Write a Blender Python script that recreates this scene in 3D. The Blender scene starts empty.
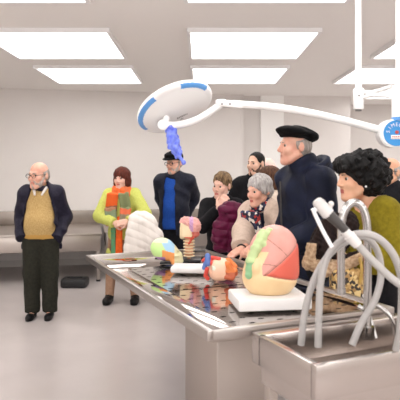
import bpy, bmesh, math, random
import numpy as np
from mathutils import Vector, Matrix, Euler

C = bpy.context.scene
COL = C.collection
PI = math.pi
random.seed(4)
CAMZ, HOR, FPX = 1.52, 171.0, 555.6

# ------------------------------------------------------------------ camera, light, exposure
cam = bpy.data.cameras.new('camera')
cam.lens = 50; cam.sensor_width = 36
cam.shift_y = -(200 - HOR) / 400
cam.clip_start = .05
cam.dof.use_dof = True; cam.dof.focus_distance = 4.2; cam.dof.aperture_fstop = 5.0
co = bpy.data.objects.new('camera', cam); COL.objects.link(co)
co.location = (0, 0, CAMZ); co.rotation_euler = (PI / 2, 0, 0)
C.camera = co
w = bpy.data.worlds.new('world'); C.world = w; w.use_nodes = True
w.node_tree.nodes['Background'].inputs[0].default_value = (1, .97, .94, 1)
w.node_tree.nodes['Background'].inputs[1].default_value = .6
C.view_settings.view_transform = 'Standard'; C.view_settings.look = 'None'
C.view_settings.gamma = 1; C.view_settings.use_curve_mapping = False
C.view_settings.exposure = 0.2
PANEL = 3.45          # strength of the ceiling light panels
PANEL_COL = (1, .985, .972, 1)

# ------------------------------------------------------------------ helpers: materials
def lin(c):
    c = c / 255.0
    return c / 12.92 if c <= .04045 else ((c + .055) / 1.055) ** 2.4
def rgb(r, g, b): return (lin(r), lin(g), lin(b), 1)

def mat(name, c, rough=.6, metal=0, c2=None, scale=30, bump=0, bscale=80, stretch=(1, 1, 1), coat=0, sheen=0, trans=0, sss=0):
    m = bpy.data.materials.new(name); m.use_nodes = True
    nt = m.node_tree; N = nt.nodes; L = nt.links
    b = N['Principled BSDF']
    b.inputs['Base Color'].default_value = rgb(*c)
    b.inputs['Roughness'].default_value = rough; b.inputs['Metallic'].default_value = metal
    b.inputs['Coat Weight'].default_value = coat; b.inputs['Sheen Weight'].default_value = sheen
    b.inputs['Transmission Weight'].default_value = trans
    if sss:
        b.inputs['Subsurface Weight'].default_value = sss
        b.inputs['Subsurface Radius'].default_value = (.012, .005, .003)
        b.inputs['Subsurface Scale'].default_value = 1
    tc = N.new('ShaderNodeTexCoord'); mp = N.new('ShaderNodeMapping'); mp.inputs['Scale'].default_value = stretch
    L.new(tc.outputs['Object'], mp.inputs[0])
    if c2:
        n = N.new('ShaderNodeTexNoise'); n.inputs['Scale'].default_value = scale; n.inputs['Detail'].default_value = 4
        L.new(mp.outputs[0], n.inputs[0])
        r = N.new('ShaderNodeValToRGB'); r.color_ramp.elements[0].position = .35; r.color_ramp.elements[1].position = .65
        r.color_ramp.elements[0].color = rgb(*c); r.color_ramp.elements[1].color = rgb(*c2)
        L.new(n.outputs[0], r.inputs[0]); L.new(r.outputs[0], b.inputs['Base Color'])
    if bump:
        n2 = N.new('ShaderNodeTexNoise'); n2.inputs['Scale'].default_value = bscale; n2.inputs['Detail'].default_value = 3
        L.new(mp.outputs[0], n2.inputs[0])
        bp = N.new('ShaderNodeBump'); bp.inputs['Strength'].default_value = bump; bp.inputs['Distance'].default_value = .01
        L.new(n2.outputs[0], bp.inputs['Height']); L.new(bp.outputs[0], b.inputs['Normal'])
    return m

def ramp_mat(name, stops, axis=2, scale=1.0, off=0.0, rough=.8, warp=.02, wscale=12, const=True, bump=.2):
    """bands of colour along one object axis"""
    m = bpy.data.materials.new(name); m.use_nodes = True
    nt = m.node_tree; N = nt.nodes; L = nt.links; b = N['Principled BSDF']; b.inputs['Roughness'].default_value = rough
    tc = N.new('ShaderNodeTexCoord'); sp = N.new('ShaderNodeSeparateXYZ'); L.new(tc.outputs['Object'], sp.inputs[0])
    nz = N.new('ShaderNodeTexNoise'); nz.inputs['Scale'].default_value = wscale; L.new(tc.outputs['Object'], nz.inputs[0])
    ma = N.new('ShaderNodeMath'); ma.operation = 'MULTIPLY_ADD'; ma.inputs[1].default_value = warp
    L.new(nz.outputs[0], ma.inputs[0]); L.new(sp.outputs[axis], ma.inputs[2])
    mb = N.new('ShaderNodeMath'); mb.operation = 'MULTIPLY_ADD'; mb.inputs[1].default_value = scale; mb.inputs[2].default_value = off
    L.new(ma.outputs[0], mb.inputs[0])
    fr = N.new('ShaderNodeMath'); fr.operation = 'FRACT'; L.new(mb.outputs[0], fr.inputs[0])
    r = N.new('ShaderNodeValToRGB'); cr = r.color_ramp
    cr.interpolation = 'CONSTANT' if const else 'LINEAR'
    while len(cr.elements) < len(stops): cr.elements.new(.5)
    for e, (p, c) in zip(cr.elements, stops): e.position = p; e.color = rgb(*c)
    L.new(fr.outputs[0], r.inputs[0]); L.new(r.outputs[0], b.inputs['Base Color'])
    n2 = N.new('ShaderNodeTexNoise'); n2.inputs['Scale'].default_value = 90; L.new(tc.outputs['Object'], n2.inputs[0])
    bp = N.new('ShaderNodeBump'); bp.inputs['Strength'].default_value = bump; bp.inputs['Distance'].default_value = .01
    L.new(n2.outputs[0], bp.inputs['Height']); L.new(bp.outputs[0], b.inputs['Normal'])
    return m

def voro_mat(name, cols, scale, rough=.8):
    """patches of several colours (leopard print, patterned scarf)"""
    m = bpy.data.materials.new(name); m.use_nodes = True
    nt = m.node_tree; N = nt.nodes; L = nt.links; b = N['Principled BSDF']; b.inputs['Roughness'].default_value = rough
    tc = N.new('ShaderNodeTexCoord'); v = N.new('ShaderNodeTexVoronoi'); v.inputs['Scale'].default_value = scale
    L.new(tc.outputs['Object'], v.inputs[0])
    sp = N.new('ShaderNodeSeparateColor'); L.new(v.outputs['Color'], sp.inputs[0])
    r = N.new('ShaderNodeValToRGB'); cr = r.color_ramp; cr.interpolation = 'CONSTANT'
    while len(cr.elements) < len(cols): cr.elements.new(.5)
    for i, (e, c) in enumerate(zip(cr.elements, cols)): e.position = i / len(cols); e.color = rgb(*c)
    L.new(sp.outputs[0], r.inputs[0]); L.new(r.outputs[0], b.inputs['Base Color'])
    return m

# ------------------------------------------------------------------ helpers: objects
def tag(o, label=None, cat=None, group=None, kind=None):
    if label: o['label'] = label
    if cat: o['category'] = cat
    if group: o['group'] = group
    if kind: o['kind'] = kind
    return o
def thing(name, label, cat, loc=(0, 0, 0), rz=0, group=None):
    o = bpy.data.objects.new(name, None); COL.objects.link(o); o.empty_display_size = .05
    o.location = loc; o.rotation_euler = (0, 0, rz)
    return tag(o, label, cat, group)
def link(name, me, parent=None, mats=()):
    o = bpy.data.objects.new(name, me); COL.objects.link(o)
    for m in (mats if isinstance(mats, (list, tuple)) else [mats]): me.materials.append(m)
    if parent is not None: o.parent = parent
    return o
def obj(name, bm, m, parent=None, smooth=True):
    bmesh.ops.recalc_face_normals(bm, faces=bm.faces)
    me = bpy.data.meshes.new(name); bm.to_mesh(me); bm.free()
    if smooth:
        for p in me.polygons: p.use_smooth = True
        try: me.set_sharp_from_angle(angle=math.radians(40))
        except Exception: pass
    return link(name, me, parent, m)
def at(px, py, Y):
    s = FPX / Y
    return Vector(((px - 200) / s, Y, CAMZ - (py - HOR) / s))
def B(): return bmesh.new()
def box(bm, c, d, bev=0, R=None, seg=2):
    M = Matrix.Translation(c)
    if R is not None: M = M @ R.to_4x4()
    M = M @ Matrix.Diagonal((d[0], d[1], d[2], 1))
    r = bmesh.ops.create_cube(bm, size=1, matrix=M)
    if bev:
        es = list({e for v in r['verts'] for e in v.link_edges})
        bmesh.ops.bevel(bm, geom=es, offset=bev, segments=seg, affect='EDGES', profile=.5)
def cyl(bm, a, b, r, r2=None, n=24):
    a, b = Vector(a), Vector(b); d = b - a
    M = Matrix.Translation((a + b) / 2) @ d.to_track_quat('Z', 'Y').to_matrix().to_4x4()
    bmesh.ops.create_cone(bm, cap_ends=True, segments=n, radius1=r, radius2=r if r2 is None else r2, depth=d.length, matrix=M)
def ball(bm, c, r, n=20):
    M = Matrix.Translation(c) @ Matrix.Diagonal((*(r if hasattr(r, '__len__') else (r, r, r)), 1))
    bmesh.ops.create_uvsphere(bm, u_segments=n, v_segments=n // 2 + 2, radius=1, matrix=M)
def spline(pts, n=10):
    P = [Vector(p) for p in pts]; P = [2 * P[0] - P[1]] + P + [2 * P[-1] - P[-2]]; out = []
    for i in range(1, len(P) - 2):
        for k in range(n):
            t = k / n; a, b, c, d = P[i - 1:i + 3]
            out.append(.5 * ((2 * b) + (c - a) * t + (2 * a - 5 * b + 4 * c - d) * t * t + (3 * b - a - 3 * c + d) * t ** 3))
    out.append(P[-2]); return out
def tube(bm, pts, r, n=14, smooth=8):
    pts = spline(pts, smooth) if smooth else [Vector(p) for p in pts]
    rs = r if hasattr(r, '__len__') else None
    up = None; rings = []
    for i, p in enumerate(pts):
        t = (pts[min(i + 1, len(pts) - 1)] - pts[max(i - 1, 0)]).normalized()
        if up is None: up = t.orthogonal().normalized()
        up = (up - t * up.dot(t)).normalized(); s = t.cross(up)
        rr = r if rs is None else rs[0] + (rs[1] - rs[0]) * i / (len(pts) - 1)
        rings.append([bm.verts.new(p + (up * math.cos(2 * PI * k / n) + s * math.sin(2 * PI * k / n)) * rr) for k in range(n)])
    for A, Bq in zip(rings, rings[1:]):
        for k in range(n): bm.faces.new((A[k], A[(k + 1) % n], Bq[(k + 1) % n], Bq[k]))
    bm.faces.new(rings[0][::-1]); bm.faces.new(rings[-1])
def ring(bm, c, R, r, rot=None, n=28, m=8, sc=(1, 1)):
    rot = rot or Matrix.Identity(3); V = []
    for i in range(n):
        a = 2 * PI * i / n
        V.append([bm.verts.new(Vector(c) + rot @ Vector(((R + r * math.cos(2 * PI * k / m)) * math.cos(a) * sc[0],
                 (R + r * math.cos(2 * PI * k / m)) * math.sin(a) * sc[1], r * math.sin(2 * PI * k / m)))) for k in range(m)])
    for i in range(n):
        for k in range(m):
            bm.faces.new((V[i][k], V[(i + 1) % n][k], V[(i + 1) % n][(k + 1) % m], V[i][(k + 1) % m]))
def struct(name, bm, m):
    return tag(obj(name, bm, m, smooth=False), kind='structure')

# ------------------------------------------------------------------ helpers: smooth solid shapes (distance field -> mesh)
class SDF:
    def __init__(s): s.ops = []; s.lo = np.full(3, 1e9); s.hi = np.full(3, -1e9); s.frame()
    def frame(s, c=(0, 0, 0), R=None, k=1.0):
        s.c = np.array(c, float); s.R = np.eye(3) if R is None else np.array(R, float); s.s = float(k)
    def w(s, p): return s.c + s.R @ (np.array(p, float) * s.s)
    def _add(s, fn, lo, hi, k, mode):
        lo, hi = np.array(lo), np.array(hi)
        if mode == 'add': s.lo = np.minimum(s.lo, lo); s.hi = np.maximum(s.hi, hi)
        s.ops.append((mode, fn, lo, hi, k))
    def cone(s, a, b, r1, r2=None, k=.0, mode='add', flat=False, flat0=False):
        r2 = r1 if r2 is None else r2
        a, b = s.w(a), s.w(b); r1 *= s.s; r2 *= s.s; ab = b - a; L2 = max(ab @ ab, 1e-9); n = ab / math.sqrt(L2)
        def fn(X, Y, Z):
            x, y, z = X - a[0], Y - a[1], Z - a[2]
            t = np.clip((x * ab[0] + y * ab[1] + z * ab[2]) / L2, 0, 1)
            d = np.sqrt((x - t * ab[0]) ** 2 + (y - t * ab[1]) ** 2 + (z - t * ab[2]) ** 2) - (r1 + (r2 - r1) * t)
            if flat: d = np.maximum(d, (X - b[0]) * n[0] + (Y - b[1]) * n[1] + (Z - b[2]) * n[2])
            if flat0: d = np.maximum(d, -(x * n[0] + y * n[1] + z * n[2]))
            return d
        R = max(r1, r2); s._add(fn, np.minimum(a, b) - R, np.maximum(a, b) + R, k * s.s, mode); return s
    def ell(s, c, r, R=None, k=.0, mode='add'):
        c = s.w(c); r = np.array(r, float) * s.s; M = s.R if R is None else s.R @ np.array(R, float)
        def fn(X, Y, Z):
            x, y, z = X - c[0], Y - c[1], Z - c[2]
            p = [M[0, i] * x + M[1, i] * y + M[2, i] * z for i in range(3)]
            k0 = np.sqrt(sum((p[i] / r[i]) ** 2 for i in range(3))); k1 = np.sqrt(sum((p[i] / r[i] ** 2) ** 2 for i in range(3)))
            return k0 * (k0 - 1) / np.maximum(k1, 1e-6)
        e = np.sqrt((M ** 2) @ (r ** 2)); s._add(fn, c - e, c + e, k * s.s, mode); return s
    def box(s, c, h, rad=.01, R=None, k=.0, mode='add'):
        c = s.w(c); h = np.array(h, float) * s.s; rad *= s.s; M = s.R if R is None else s.R @ np.array(R, float)
        def fn(X, Y, Z):
            x, y, z = X - c[0], Y - c[1], Z - c[2]
            q = [np.abs(M[0, i] * x + M[1, i] * y + M[2, i] * z) - h[i] + rad for i in range(3)]
            return np.sqrt(sum(np.maximum(a, 0) ** 2 for a in q)) + np.minimum(np.maximum(np.maximum(q[0], q[1]), q[2]), 0) - rad
        e = np.abs(M) @ h; s._add(fn, c - e, c + e, k * s.s, mode); return s
    def tor(s, c, Rx, Ry, r, R=None, k=.0, mode='add', flatz=1.0):
        c = s.w(c); Rx *= s.s; Ry *= s.s; r *= s.s; M = s.R if R is None else s.R @ np.array(R, float)
        def fn(X, Y, Z):
            x, y, z = X - c[0], Y - c[1], Z - c[2]
            p = [M[0, i] * x + M[1, i] * y + M[2, i] * z for i in range(3)]
            q = np.sqrt((p[0] / Rx) ** 2 + (p[1] / Ry) ** 2)
            return (np.sqrt(((q - 1) * min(Rx, Ry)) ** 2 + (p[2] / flatz) ** 2) - r)
        e = np.full(3, max(Rx, Ry) + r * max(1, flatz)); s._add(fn, c - e, c + e, k * s.s, mode); return s
    def loc(s, fn):
        c, R, k = s.c.copy(), s.R.copy(), s.s
        def g(X, Y, Z):
            x, y, z = X - c[0], Y - c[1], Z - c[2]
            p = [(R[0, i] * x + R[1, i] * y + R[2, i] * z) / k for i in range(3)]
            return fn(*p) * k
        return g
    def clip(s, fn): s.ops.append(('clip', s.loc(fn), None, None, 0)); return s
    def disp(s, fn): s.ops.append(('disp', s.loc(fn), None, None, 0)); return s
    def polys(s, h):
        lo = s.lo - 3 * h - .012; n = np.ceil((s.hi + 3 * h + .012 - lo) / h).astype(int) + 1
        ax = [(lo[i] + h * np.arange(n[i])).astype(np.float32) for i in range(3)]
        D = np.full(n, 1.0, np.float32)
        G = [ax[0][:, None, None], ax[1][None, :, None], ax[2][None, None, :]]
        for mode, fn, a, b, k in s.ops:
            if mode in ('add', 'sub'):
                m = k + 3 * h + .02
                i0 = np.clip(np.floor((a - m - lo) / h).astype(int), 0, n); i1 = np.clip(np.ceil((b + m - lo) / h).astype(int) + 1, 0, n)
                if (i1 <= i0).any(): continue
                sl = tuple(slice(i0[i], i1[i]) for i in range(3))
                d = fn(ax[0][sl[0]][:, None, None], ax[1][sl[1]][None, :, None], ax[2][sl[2]][None, None, :])
                o = D[sl]
                if mode == 'add':
                    r = np.minimum(o, d)
                    if k > 0: q = np.maximum(k - np.abs(o - d), 0) / k; r = r - q * q * k * .25
                else:
                    r = np.maximum(o, -d)
                    if k > 0: q = np.maximum(k - np.abs(o + d), 0) / k; r = r + q * q * k * .25
                D[sl] = r
            elif mode == 'clip': D = np.maximum(D, fn(*G)).astype(np.float32)
            else: D = (D + fn(*G)).astype(np.float32)
        D[0] = D[-1] = 1; D[:, 0] = D[:, -1] = 1; D[:, :, 0] = D[:, :, -1] = 1
        I = D < 0
        cs = [(i, j, k) for i in (0, 1) for j in (0, 1) for k in (0, 1)]
        nn = n - 1
        def cor(A, c): return A[c[0]:c[0] + nn[0], c[1]:c[1] + nn[1], c[2]:c[2] + nn[2]]
        cnt = sum(cor(I, c).astype(np.uint8) for c in cs)
        act = (cnt > 0) & (cnt < 8); idx = np.argwhere(act)
        vid = np.full(nn, -1, np.int64); vid[act] = np.arange(len(idx))
        acc = np.zeros((len(idx), 3)); num = np.zeros(len(idx))
        vals = {c: D[idx[:, 0] + c[0], idx[:, 1] + c[1], idx[:, 2] + c[2]] for c in cs}
        for c in cs:
            for axx in range(3):
                if c[axx]: continue
                e = list(c); e[axx] = 1; e = tuple(e)
                a, b = vals[c], vals[e]; x = (a < 0) != (b < 0)
                t = np.where(x, a / np.where(a == b, 1, a - b), 0)
                p = np.array(c, float)[None, :].repeat(len(idx), 0); p[:, axx] += t
                acc += p * x[:, None]; num += x
        V = lo + h * (idx + acc / np.maximum(num, 1)[:, None])
        F = []
        for axx in range(3):
            a = [slice(None)] * 3; b = [slice(None)] * 3; a[axx] = slice(0, -1); b[axx] = slice(1, None)
            A, Bq = I[tuple(a)], I[tuple(b)]
            e = np.argwhere(A != Bq)
            if not len(e): continue
            fl = A[e[:, 0], e[:, 1], e[:, 2]]
            u, v = (axx + 1) % 3, (axx + 2) % 3
            q = []
            for du, dv in ((-1, -1), (0, -1), (0, 0), (-1, 0)):
                f = e.copy(); f[:, u] += du; f[:, v] += dv; q.append(vid[f[:, 0], f[:, 1], f[:, 2]])
            q = np.stack(q, 1); q[~fl] = q[~fl][:, ::-1]; F.append(q)
        return V, np.concatenate(F)

def relax(V, F, it=1):
    """light smoothing of the grid facets"""
    for _ in range(it):
        acc = np.zeros_like(V); num = np.zeros(len(V))
        for a, b in ((0, 1), (1, 2), (2, 3), (3, 0)):
            np.add.at(acc, F[:, a], V[F[:, b]]); np.add.at(num, F[:, a], 1)
            np.add.at(acc, F[:, b], V[F[:, a]]); np.add.at(num, F[:, b], 1)
        V = .5 * V + .5 * acc / np.maximum(num, 1)[:, None]
    return V

def solid(name, parts, mats, parent=None, pick=None, it=1, loc=None):
    """parts: list of (SDF, voxel). one mesh object"""
    Vs, Fs, o = [], [], 0
    for S, h in parts:
        V, F = S.polys(h); V = relax(V, F, it); Vs.append(V); Fs.append(F + o); o += len(V)
    V = np.concatenate(Vs); F = np.concatenate(Fs)
    me = bpy.data.meshes.new(name)
    me.vertices.add(len(V)); me.vertices.foreach_set('co', V.astype(np.float32).ravel())
    me.loops.add(F.size); me.loops.foreach_set('vertex_index', F.astype(np.int32).ravel())
    me.polygons.add(len(F)); me.polygons.foreach_set('loop_start', (np.arange(len(F)) * 4).astype(np.int32))
    me.update(calc_edges=True); me.validate()
    me.polygons.foreach_set('use_smooth', np.ones(len(me.polygons), bool))
    ob = link(name, me, parent, mats)
    if pick is not None and len(me.polygons) == len(F):
        ctr = V[F].mean(1); me.polygons.foreach_set('material_index', pick(ctr).astype(np.int32))
    me.update()
    if loc is not None: ob.location = loc
    return ob

def wrinkle(seed, amp, freq=28, zs=.5):
    r = np.random.RandomState(seed); K = r.normal(0, 1, (5, 3)); K[:, 2] *= zs; ph = r.uniform(0, 6, 5); f = freq * r.uniform(.6, 1.6, 5)
    def fn(X, Y, Z):
        return amp * sum(np.sin(f[i] * (K[i, 0] * X + K[i, 1] * Y + K[i, 2] * Z) + ph[i]) for i in range(5)) / 2.2
    return fn
def quilt(amp, pitch, tilt=0.0):
    return lambda X, Y, Z: -amp * np.sqrt(np.abs(np.sin(PI * (Z + tilt * X + 0 * Y) / pitch))) + amp * .6

# ------------------------------------------------------------------ materials
M = {}
M['wall'] = mat('wall_paint', (229, 224, 220), .85, c2=(226, 220, 216), scale=1.5)
M['pillar'] = mat('pillar_paint', (250, 248, 245), .8)
M['ceiling'] = mat('ceiling_paint', (247, 244, 241), .9, bump=.05, bscale=200)
M['floor'] = mat('floor_vinyl', (190, 181, 178), .28, c2=(184, 175, 172), scale=3)
M['skirting'] = mat('skirting', (205, 200, 195), .6)
M['white'] = mat('white_enamel', (250, 250, 249), .28, coat=.3)
M['white_plastic'] = mat('white_plastic', (244, 243, 243), .4)
M['blue'] = mat('blue_plastic', (96, 160, 226), .35)
M['logo_blue'] = mat('emblem_blue', (38, 142, 214), .35)
M['grey_plastic'] = mat('grey_plastic', (120, 116, 114), .4)
M['dark_plastic'] = mat('dark_rubber', (62, 58, 56), .45)
M['red_dot'] = mat('red_mark', (196, 70, 60), .4)
M['glove'] = mat('blue_film', (92, 112, 238), .35, c2=(140, 160, 250), scale=40, bump=.5, bscale=60)
M['chrome'] = mat('chrome', (186, 184, 182), .14, 1)
M['hose'] = mat('hose_pvc', (164, 160, 157), .35)
M['brushed'] = mat('brushed_steel', (184, 175, 168), .4, 1, bump=.04, bscale=60, stretch=(1, 30, 30))
M['steel'] = mat('polished_steel', (192, 184, 179), .24, 1, bump=.012, bscale=14)
M['mirror'] = mat('mirror_steel', (196, 188, 183), .07, 1, bump=.01, bscale=8)
M['splash'] = mat('splash_steel', (140, 131, 124), .4, 1, c2=(168, 160, 152), scale=1.2)
M['gun_white'] = mat('gun_white', (214, 210, 207), .4)
M['base_white'] = mat('base_white', (222, 219, 217), .4)
M['rim'] = mat('rim_steel', (176, 169, 164), .3, 1, bump=.01, bscale=8)
M['black'] = mat('black_plastic', (24, 24, 26), .4)
M['lens'] = mat('spectacle_lens', (250, 250, 250), .02, trans=1); M['lens'].node_tree.nodes['Principled BSDF'].inputs['IOR'].default_value = 1.02
M['frame'] = mat('spectacle_frame', (40, 36, 36), .35)
M['eye'] = mat('eye_white', (196, 182, 172), .35); M['iris'] = mat('iris', (48, 34, 26), .15)

def skin(n, c, c2): return mat('skin_' + n, c, .48, c2=c2, scale=18, bump=.08, bscale=160, sss=.12)
SK = {'pale': skin('pale', (234, 192, 172), (224, 174, 154)), 'rosy': skin('rosy', (230, 180, 156), (220, 160, 138)),
      'olive': skin('olive', (224, 182, 158), (214, 168, 144)), 'pink': skin('pink', (246, 206, 194), (240, 194, 182)),
      'warm': skin('warm', (226, 178, 146), (216, 160, 130))}
LIP = mat('lips', (188, 96, 88), .4); LIPM = mat('lips_pale', (190, 124, 108), .45); LIPR = mat('lips_red', (186, 60, 62), .35)

def perforated():
    m = bpy.data.materials.new('perforated_steel'); m.use_nodes = True
    nt = m.node_tree; N = nt.nodes; L = nt.links; b = N['Principled BSDF']; out = N['Material Output']
    b.inputs['Base Color'].default_value = rgb(188, 180, 175); b.inputs['Metallic'].default_value = 1; b.inputs['Roughness'].default_value = .09
    tc = N.new('ShaderNodeTexCoord')
    sp = N.new('ShaderNodeSeparateXYZ'); L.new(tc.outputs['Object'], sp.inputs[0])
    def m_(op, a, v=None, b_=None):
        n = N.new('ShaderNodeMath'); n.operation = op
        if hasattr(a, 'links'): L.new(a, n.inputs[0])
        else: n.inputs[0].default_value = a
        if b_ is not None: L.new(b_, n.inputs[1])
        elif v is not None: n.inputs[1].default_value = v
        return n.outputs[0]
    px, py = .09, .068
    yy = m_('DIVIDE', sp.outputs[1], py); fl = m_('FLOOR', yy)
    sh = m_('MULTIPLY', m_('MODULO', m_('ABSOLUTE', fl), 2), .5)
    xx = m_('ADD', m_('DIVIDE', sp.outputs[0], px), b_=sh)
    fx = m_('MULTIPLY', m_('SUBTRACT', m_('FRACT', xx), .5), px / .0085)
    fy = m_('MULTIPLY', m_('SUBTRACT', m_('FRACT', yy), .5), py / .016)
    d = m_('ADD', m_('MULTIPLY', fx, b_=fx), b_=m_('MULTIPLY', fy, b_=fy))
    hole = m_('LESS_THAN', d, 1.0)
    db = N.new('ShaderNodeBsdfDiffuse'); db.inputs[0].default_value = rgb(48, 44, 42)
    mx = N.new('ShaderNodeMixShader'); L.new(hole, mx.inputs[0]); L.new(b.outputs[0], mx.inputs[1]); L.new(db.outputs[0], mx.inputs[2])
    L.new(mx.outputs[0], out.inputs[0])
    n2 = N.new('ShaderNodeTexNoise'); n2.inputs['Scale'].default_value = 9; L.new(tc.outputs['Object'], n2.inputs[0])
    bp = N.new('ShaderNodeBump'); bp.inputs['Strength'].default_value = .02; bp.inputs['Distance'].default_value = .01
    L.new(n2.outputs[0], bp.inputs['Height']); L.new(bp.outputs[0], b.inputs['Normal'])
    return m
M['perf'] = perforated()

# ------------------------------------------------------------------ room
CEIL = 2.83
X0, X1, Y0, Y1 = -4.6, 5.8, -3.2, 11.1
bm = B(); box(bm, ((X0 + X1) / 2, (Y0 + Y1) / 2, -.05), (X1 - X0 + .4, Y1 - Y0 + .4, .1)); struct('floor', bm, M['floor'])
bm = B(); box(bm, ((X0 + X1) / 2, (Y0 + Y1) / 2, CEIL + .05), (X1 - X0 + .4, Y1 - Y0 + .4, .1)); struct('ceiling', bm, M['ceiling'])
WA, WB = Vector((X0, 8.5, 0)), Vector((.74, 9.57, 0))        # long wall behind the group, slightly askew
wd = (WB - WA).normalized(); wn = Vector((wd.y, -wd.x, 0)); wyaw = math.atan2(wd.y, wd.x); WR = Matrix.Rotation(wyaw, 3, 'Z')
def wallbox(bm, s0, s1, d0, d1, z0, z1, bev=0):
    """box along the askew wall: s along it, d in front of it"""
    c = WA + wd * (s0 + s1) / 2 + wn * (d0 + d1) / 2; c.z = (z0 + z1) / 2
    box(bm, c, (s1 - s0, d1 - d0, z1 - z0), bev, WR)
WL = (WB - WA).length
bm = B(); wallbox(bm, -.2, WL, -.12, 0, 0, CEIL); struct('wall_back', bm, M['wall'])
bm = B(); box(bm, (.72, 9.66, CEIL / 2), (.06, .2, CEIL)); box(bm, (1.62, 9.80, CEIL / 2), (1.84, .12, CEIL)); struct('wall_recess', bm, M['wall'])
bm = B(); box(bm, (1.255, 9.74, CEIL / 2), (.40, .2, CEIL)); struct('wall_pillar', bm, M['pillar'])
bm = B(); box(bm, (2.40, 10.0, CEIL / 2), (.48, .5, CEIL)); struct('wall_column', bm, M['wall'])
bm = B(); box(bm, (4.2, 11.0, CEIL / 2), (3.6, .12, CEIL)); box(bm, (2.58, 10.6, CEIL / 2), (.08, .8, CEIL)); struct('wall_rear', bm, M['wall'])
bm = B(); box(bm, (X1 + .05, (Y0 + Y1) / 2, CEIL / 2), (.1, Y1 - Y0, CEIL)); struct('wall_right', bm, M['wall'])
bm = B(); box(bm, (X0 - .05, (Y0 + Y1) / 2, CEIL / 2), (.1, Y1 - Y0, CEIL)); struct('wall_left', bm, M['wall'])
bm = B(); box(bm, ((X0 + X1) / 2, Y0 - .05, CEIL / 2), (X1 - X0, .1, CEIL)); struct('wall_front', bm, M['wall'])
bm = B(); wallbox(bm, 0, WL, .0, .015, 0, .1); struct('baseboard_back', bm, M['skirting'])

def emit(name, col, st):
    m = bpy.data.materials.new(name); m.use_nodes = True; N = m.node_tree.nodes; b = N['Principled BSDF']
    b.inputs['Base Color'].default_value = (.9, .9, .9, 1)
    b.inputs['Emission Color'].default_value = col; b.inputs['Emission Strength'].default_value = st
    return m
M['led'] = emit('light_diffuser', PANEL_COL, PANEL)
# unseen glowing panes added behind the camera as frontal fill light
M['daylight'] = emit('window_daylight', (.97, .985, 1, 1), 2.0)
for i, x in enumerate((-3.0, .4, 3.8)):
    bm = B(); box(bm, (x, Y0 + .02, 1.75), (2.5, .02, 1.5)); wn_ = struct('window_%d' % (i + 1), bm, M['daylight'])
    bm = B()
    for sx, sz, dx, dz in ((0, 1, 2.62, .06), (0, -1, 2.62, .06), (1, 0, .06, 1.5), (-1, 0, .06, 1.5), (0, 0, .05, 1.5)): box(bm, (x + sx * 1.28, Y0 + .04, 1.75 + sz * .78), (dx, .06, dz))
    obj('window_frame', bm, M['white_plastic'], wn_, False)
rows = [('added_fill', 9.2), ('entrance', -2.2), ('near', -.5), ('front', 1.3), ('second', 3.6), ('third', 5.7), ('rear', 7.5)]
cols = [('far left', -3.3), ('left of centre', -1.45), ('right of centre', .5), ('right', 2.55), ('far right', 4.7)]
for rn, y in rows:
    for cn, x in cols:
        if (rn == 'added_fill' and cn not in ('right', 'far right')) or (rn == 'rear' and cn == 'far left'): continue
        if rn == 'added_fill': x += .85 if cn == 'right' else .2  # extra panels of this row are added to brighten the far right wall
        t = thing('ceiling_light', 'square white ceiling light panel, %s in the %s row' % (cn, rn), 'light', (x, y, CEIL - .03), 0, 'ceiling light panels')
        bm = B()
        for sx, sy, dx, dy in ((0, 1, 1.24, .03), (0, -1, 1.24, .03), (1, 0, .03, 1.18), (-1, 0, .03, 1.18)):
            box(bm, (sx * .605, sy * .605, .01), (dx, dy, .04))
        obj('frame', bm, M['white_plastic'], t, False)
        bm = B(); box(bm, (0, 0, .014), (1.18, 1.18, .012)); obj('diffuser', bm, M['led'], t, False)

# ------------------------------------------------------------------ steel benches along the wall
def bench(s0, s1, d1, label, kind='bench', splash=True):
    c = WA + wd * (s0 + s1) / 2
    t = thing('steel_bench', label, 'bench', (c.x, c.y, 0), wyaw, None)
    L = s1 - s0; d0 = .02
    bm = B(); box(bm, (0, -(d0 + d1) / 2, .65), (L, d1 - d0, .03), .006); obj('worktop', bm, M['brushed'], t)
    if splash:
        bm = B(); box(bm, (0, -.03, .775), (L, .02, .22), .004); obj('splashback', bm, M['splash'], t)
    bm = B(); box(bm, (0, -d1 + .02, .53), (L - .04, .02, .21), .003)
    for sx in (-1, 1): box(bm, (sx * (L / 2 - .03), -(d0 + d1) / 2, .53), (.02, d1 - d0 - .06, .21), .003)
    obj('apron', bm, M['brushed'], t)
    for sx in (-1, 1):
        for yy in (-.1, -d1 + .06):
            bm = B(); box(bm, (sx * (L / 2 - .05), yy, .3), (.045, .045, .6), .004); lg = obj('leg', bm, M['brushed'], t)
            bm = B(); cyl(bm, (sx * (L / 2 - .05), yy, 0), (sx * (L / 2 - .05), yy, .025), .03); obj('foot', bm, M['black'], lg)
bench(.05, 1.02, 1.45, 'long low steel bench at the left edge, behind the man with glasses and beige sweater')
bench(1.06, 3.02, 1.5, 'long low steel bench between the navy-jacketed man and the woman in lime green')
bench(3.06, 4.2, 1.3, 'low steel bench behind the man in the black cap and blue sweater')
bench(4.24, 5.3, 1.3, 'low steel bench behind the short-haired woman with the burgundy coat')
bm = B(); c = at(75, 263, 7.3); box(bm, (c.x, c.y, .06), (.34, .24, .12), .03); box(bm, (c.x, c.y, .125), (.2, .04, .012), .004)
tag(obj('bag', bm, M['black']), 'flat black bag lying on the floor under the steel bench, beside the navy-jacketed man', 'bag')

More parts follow.
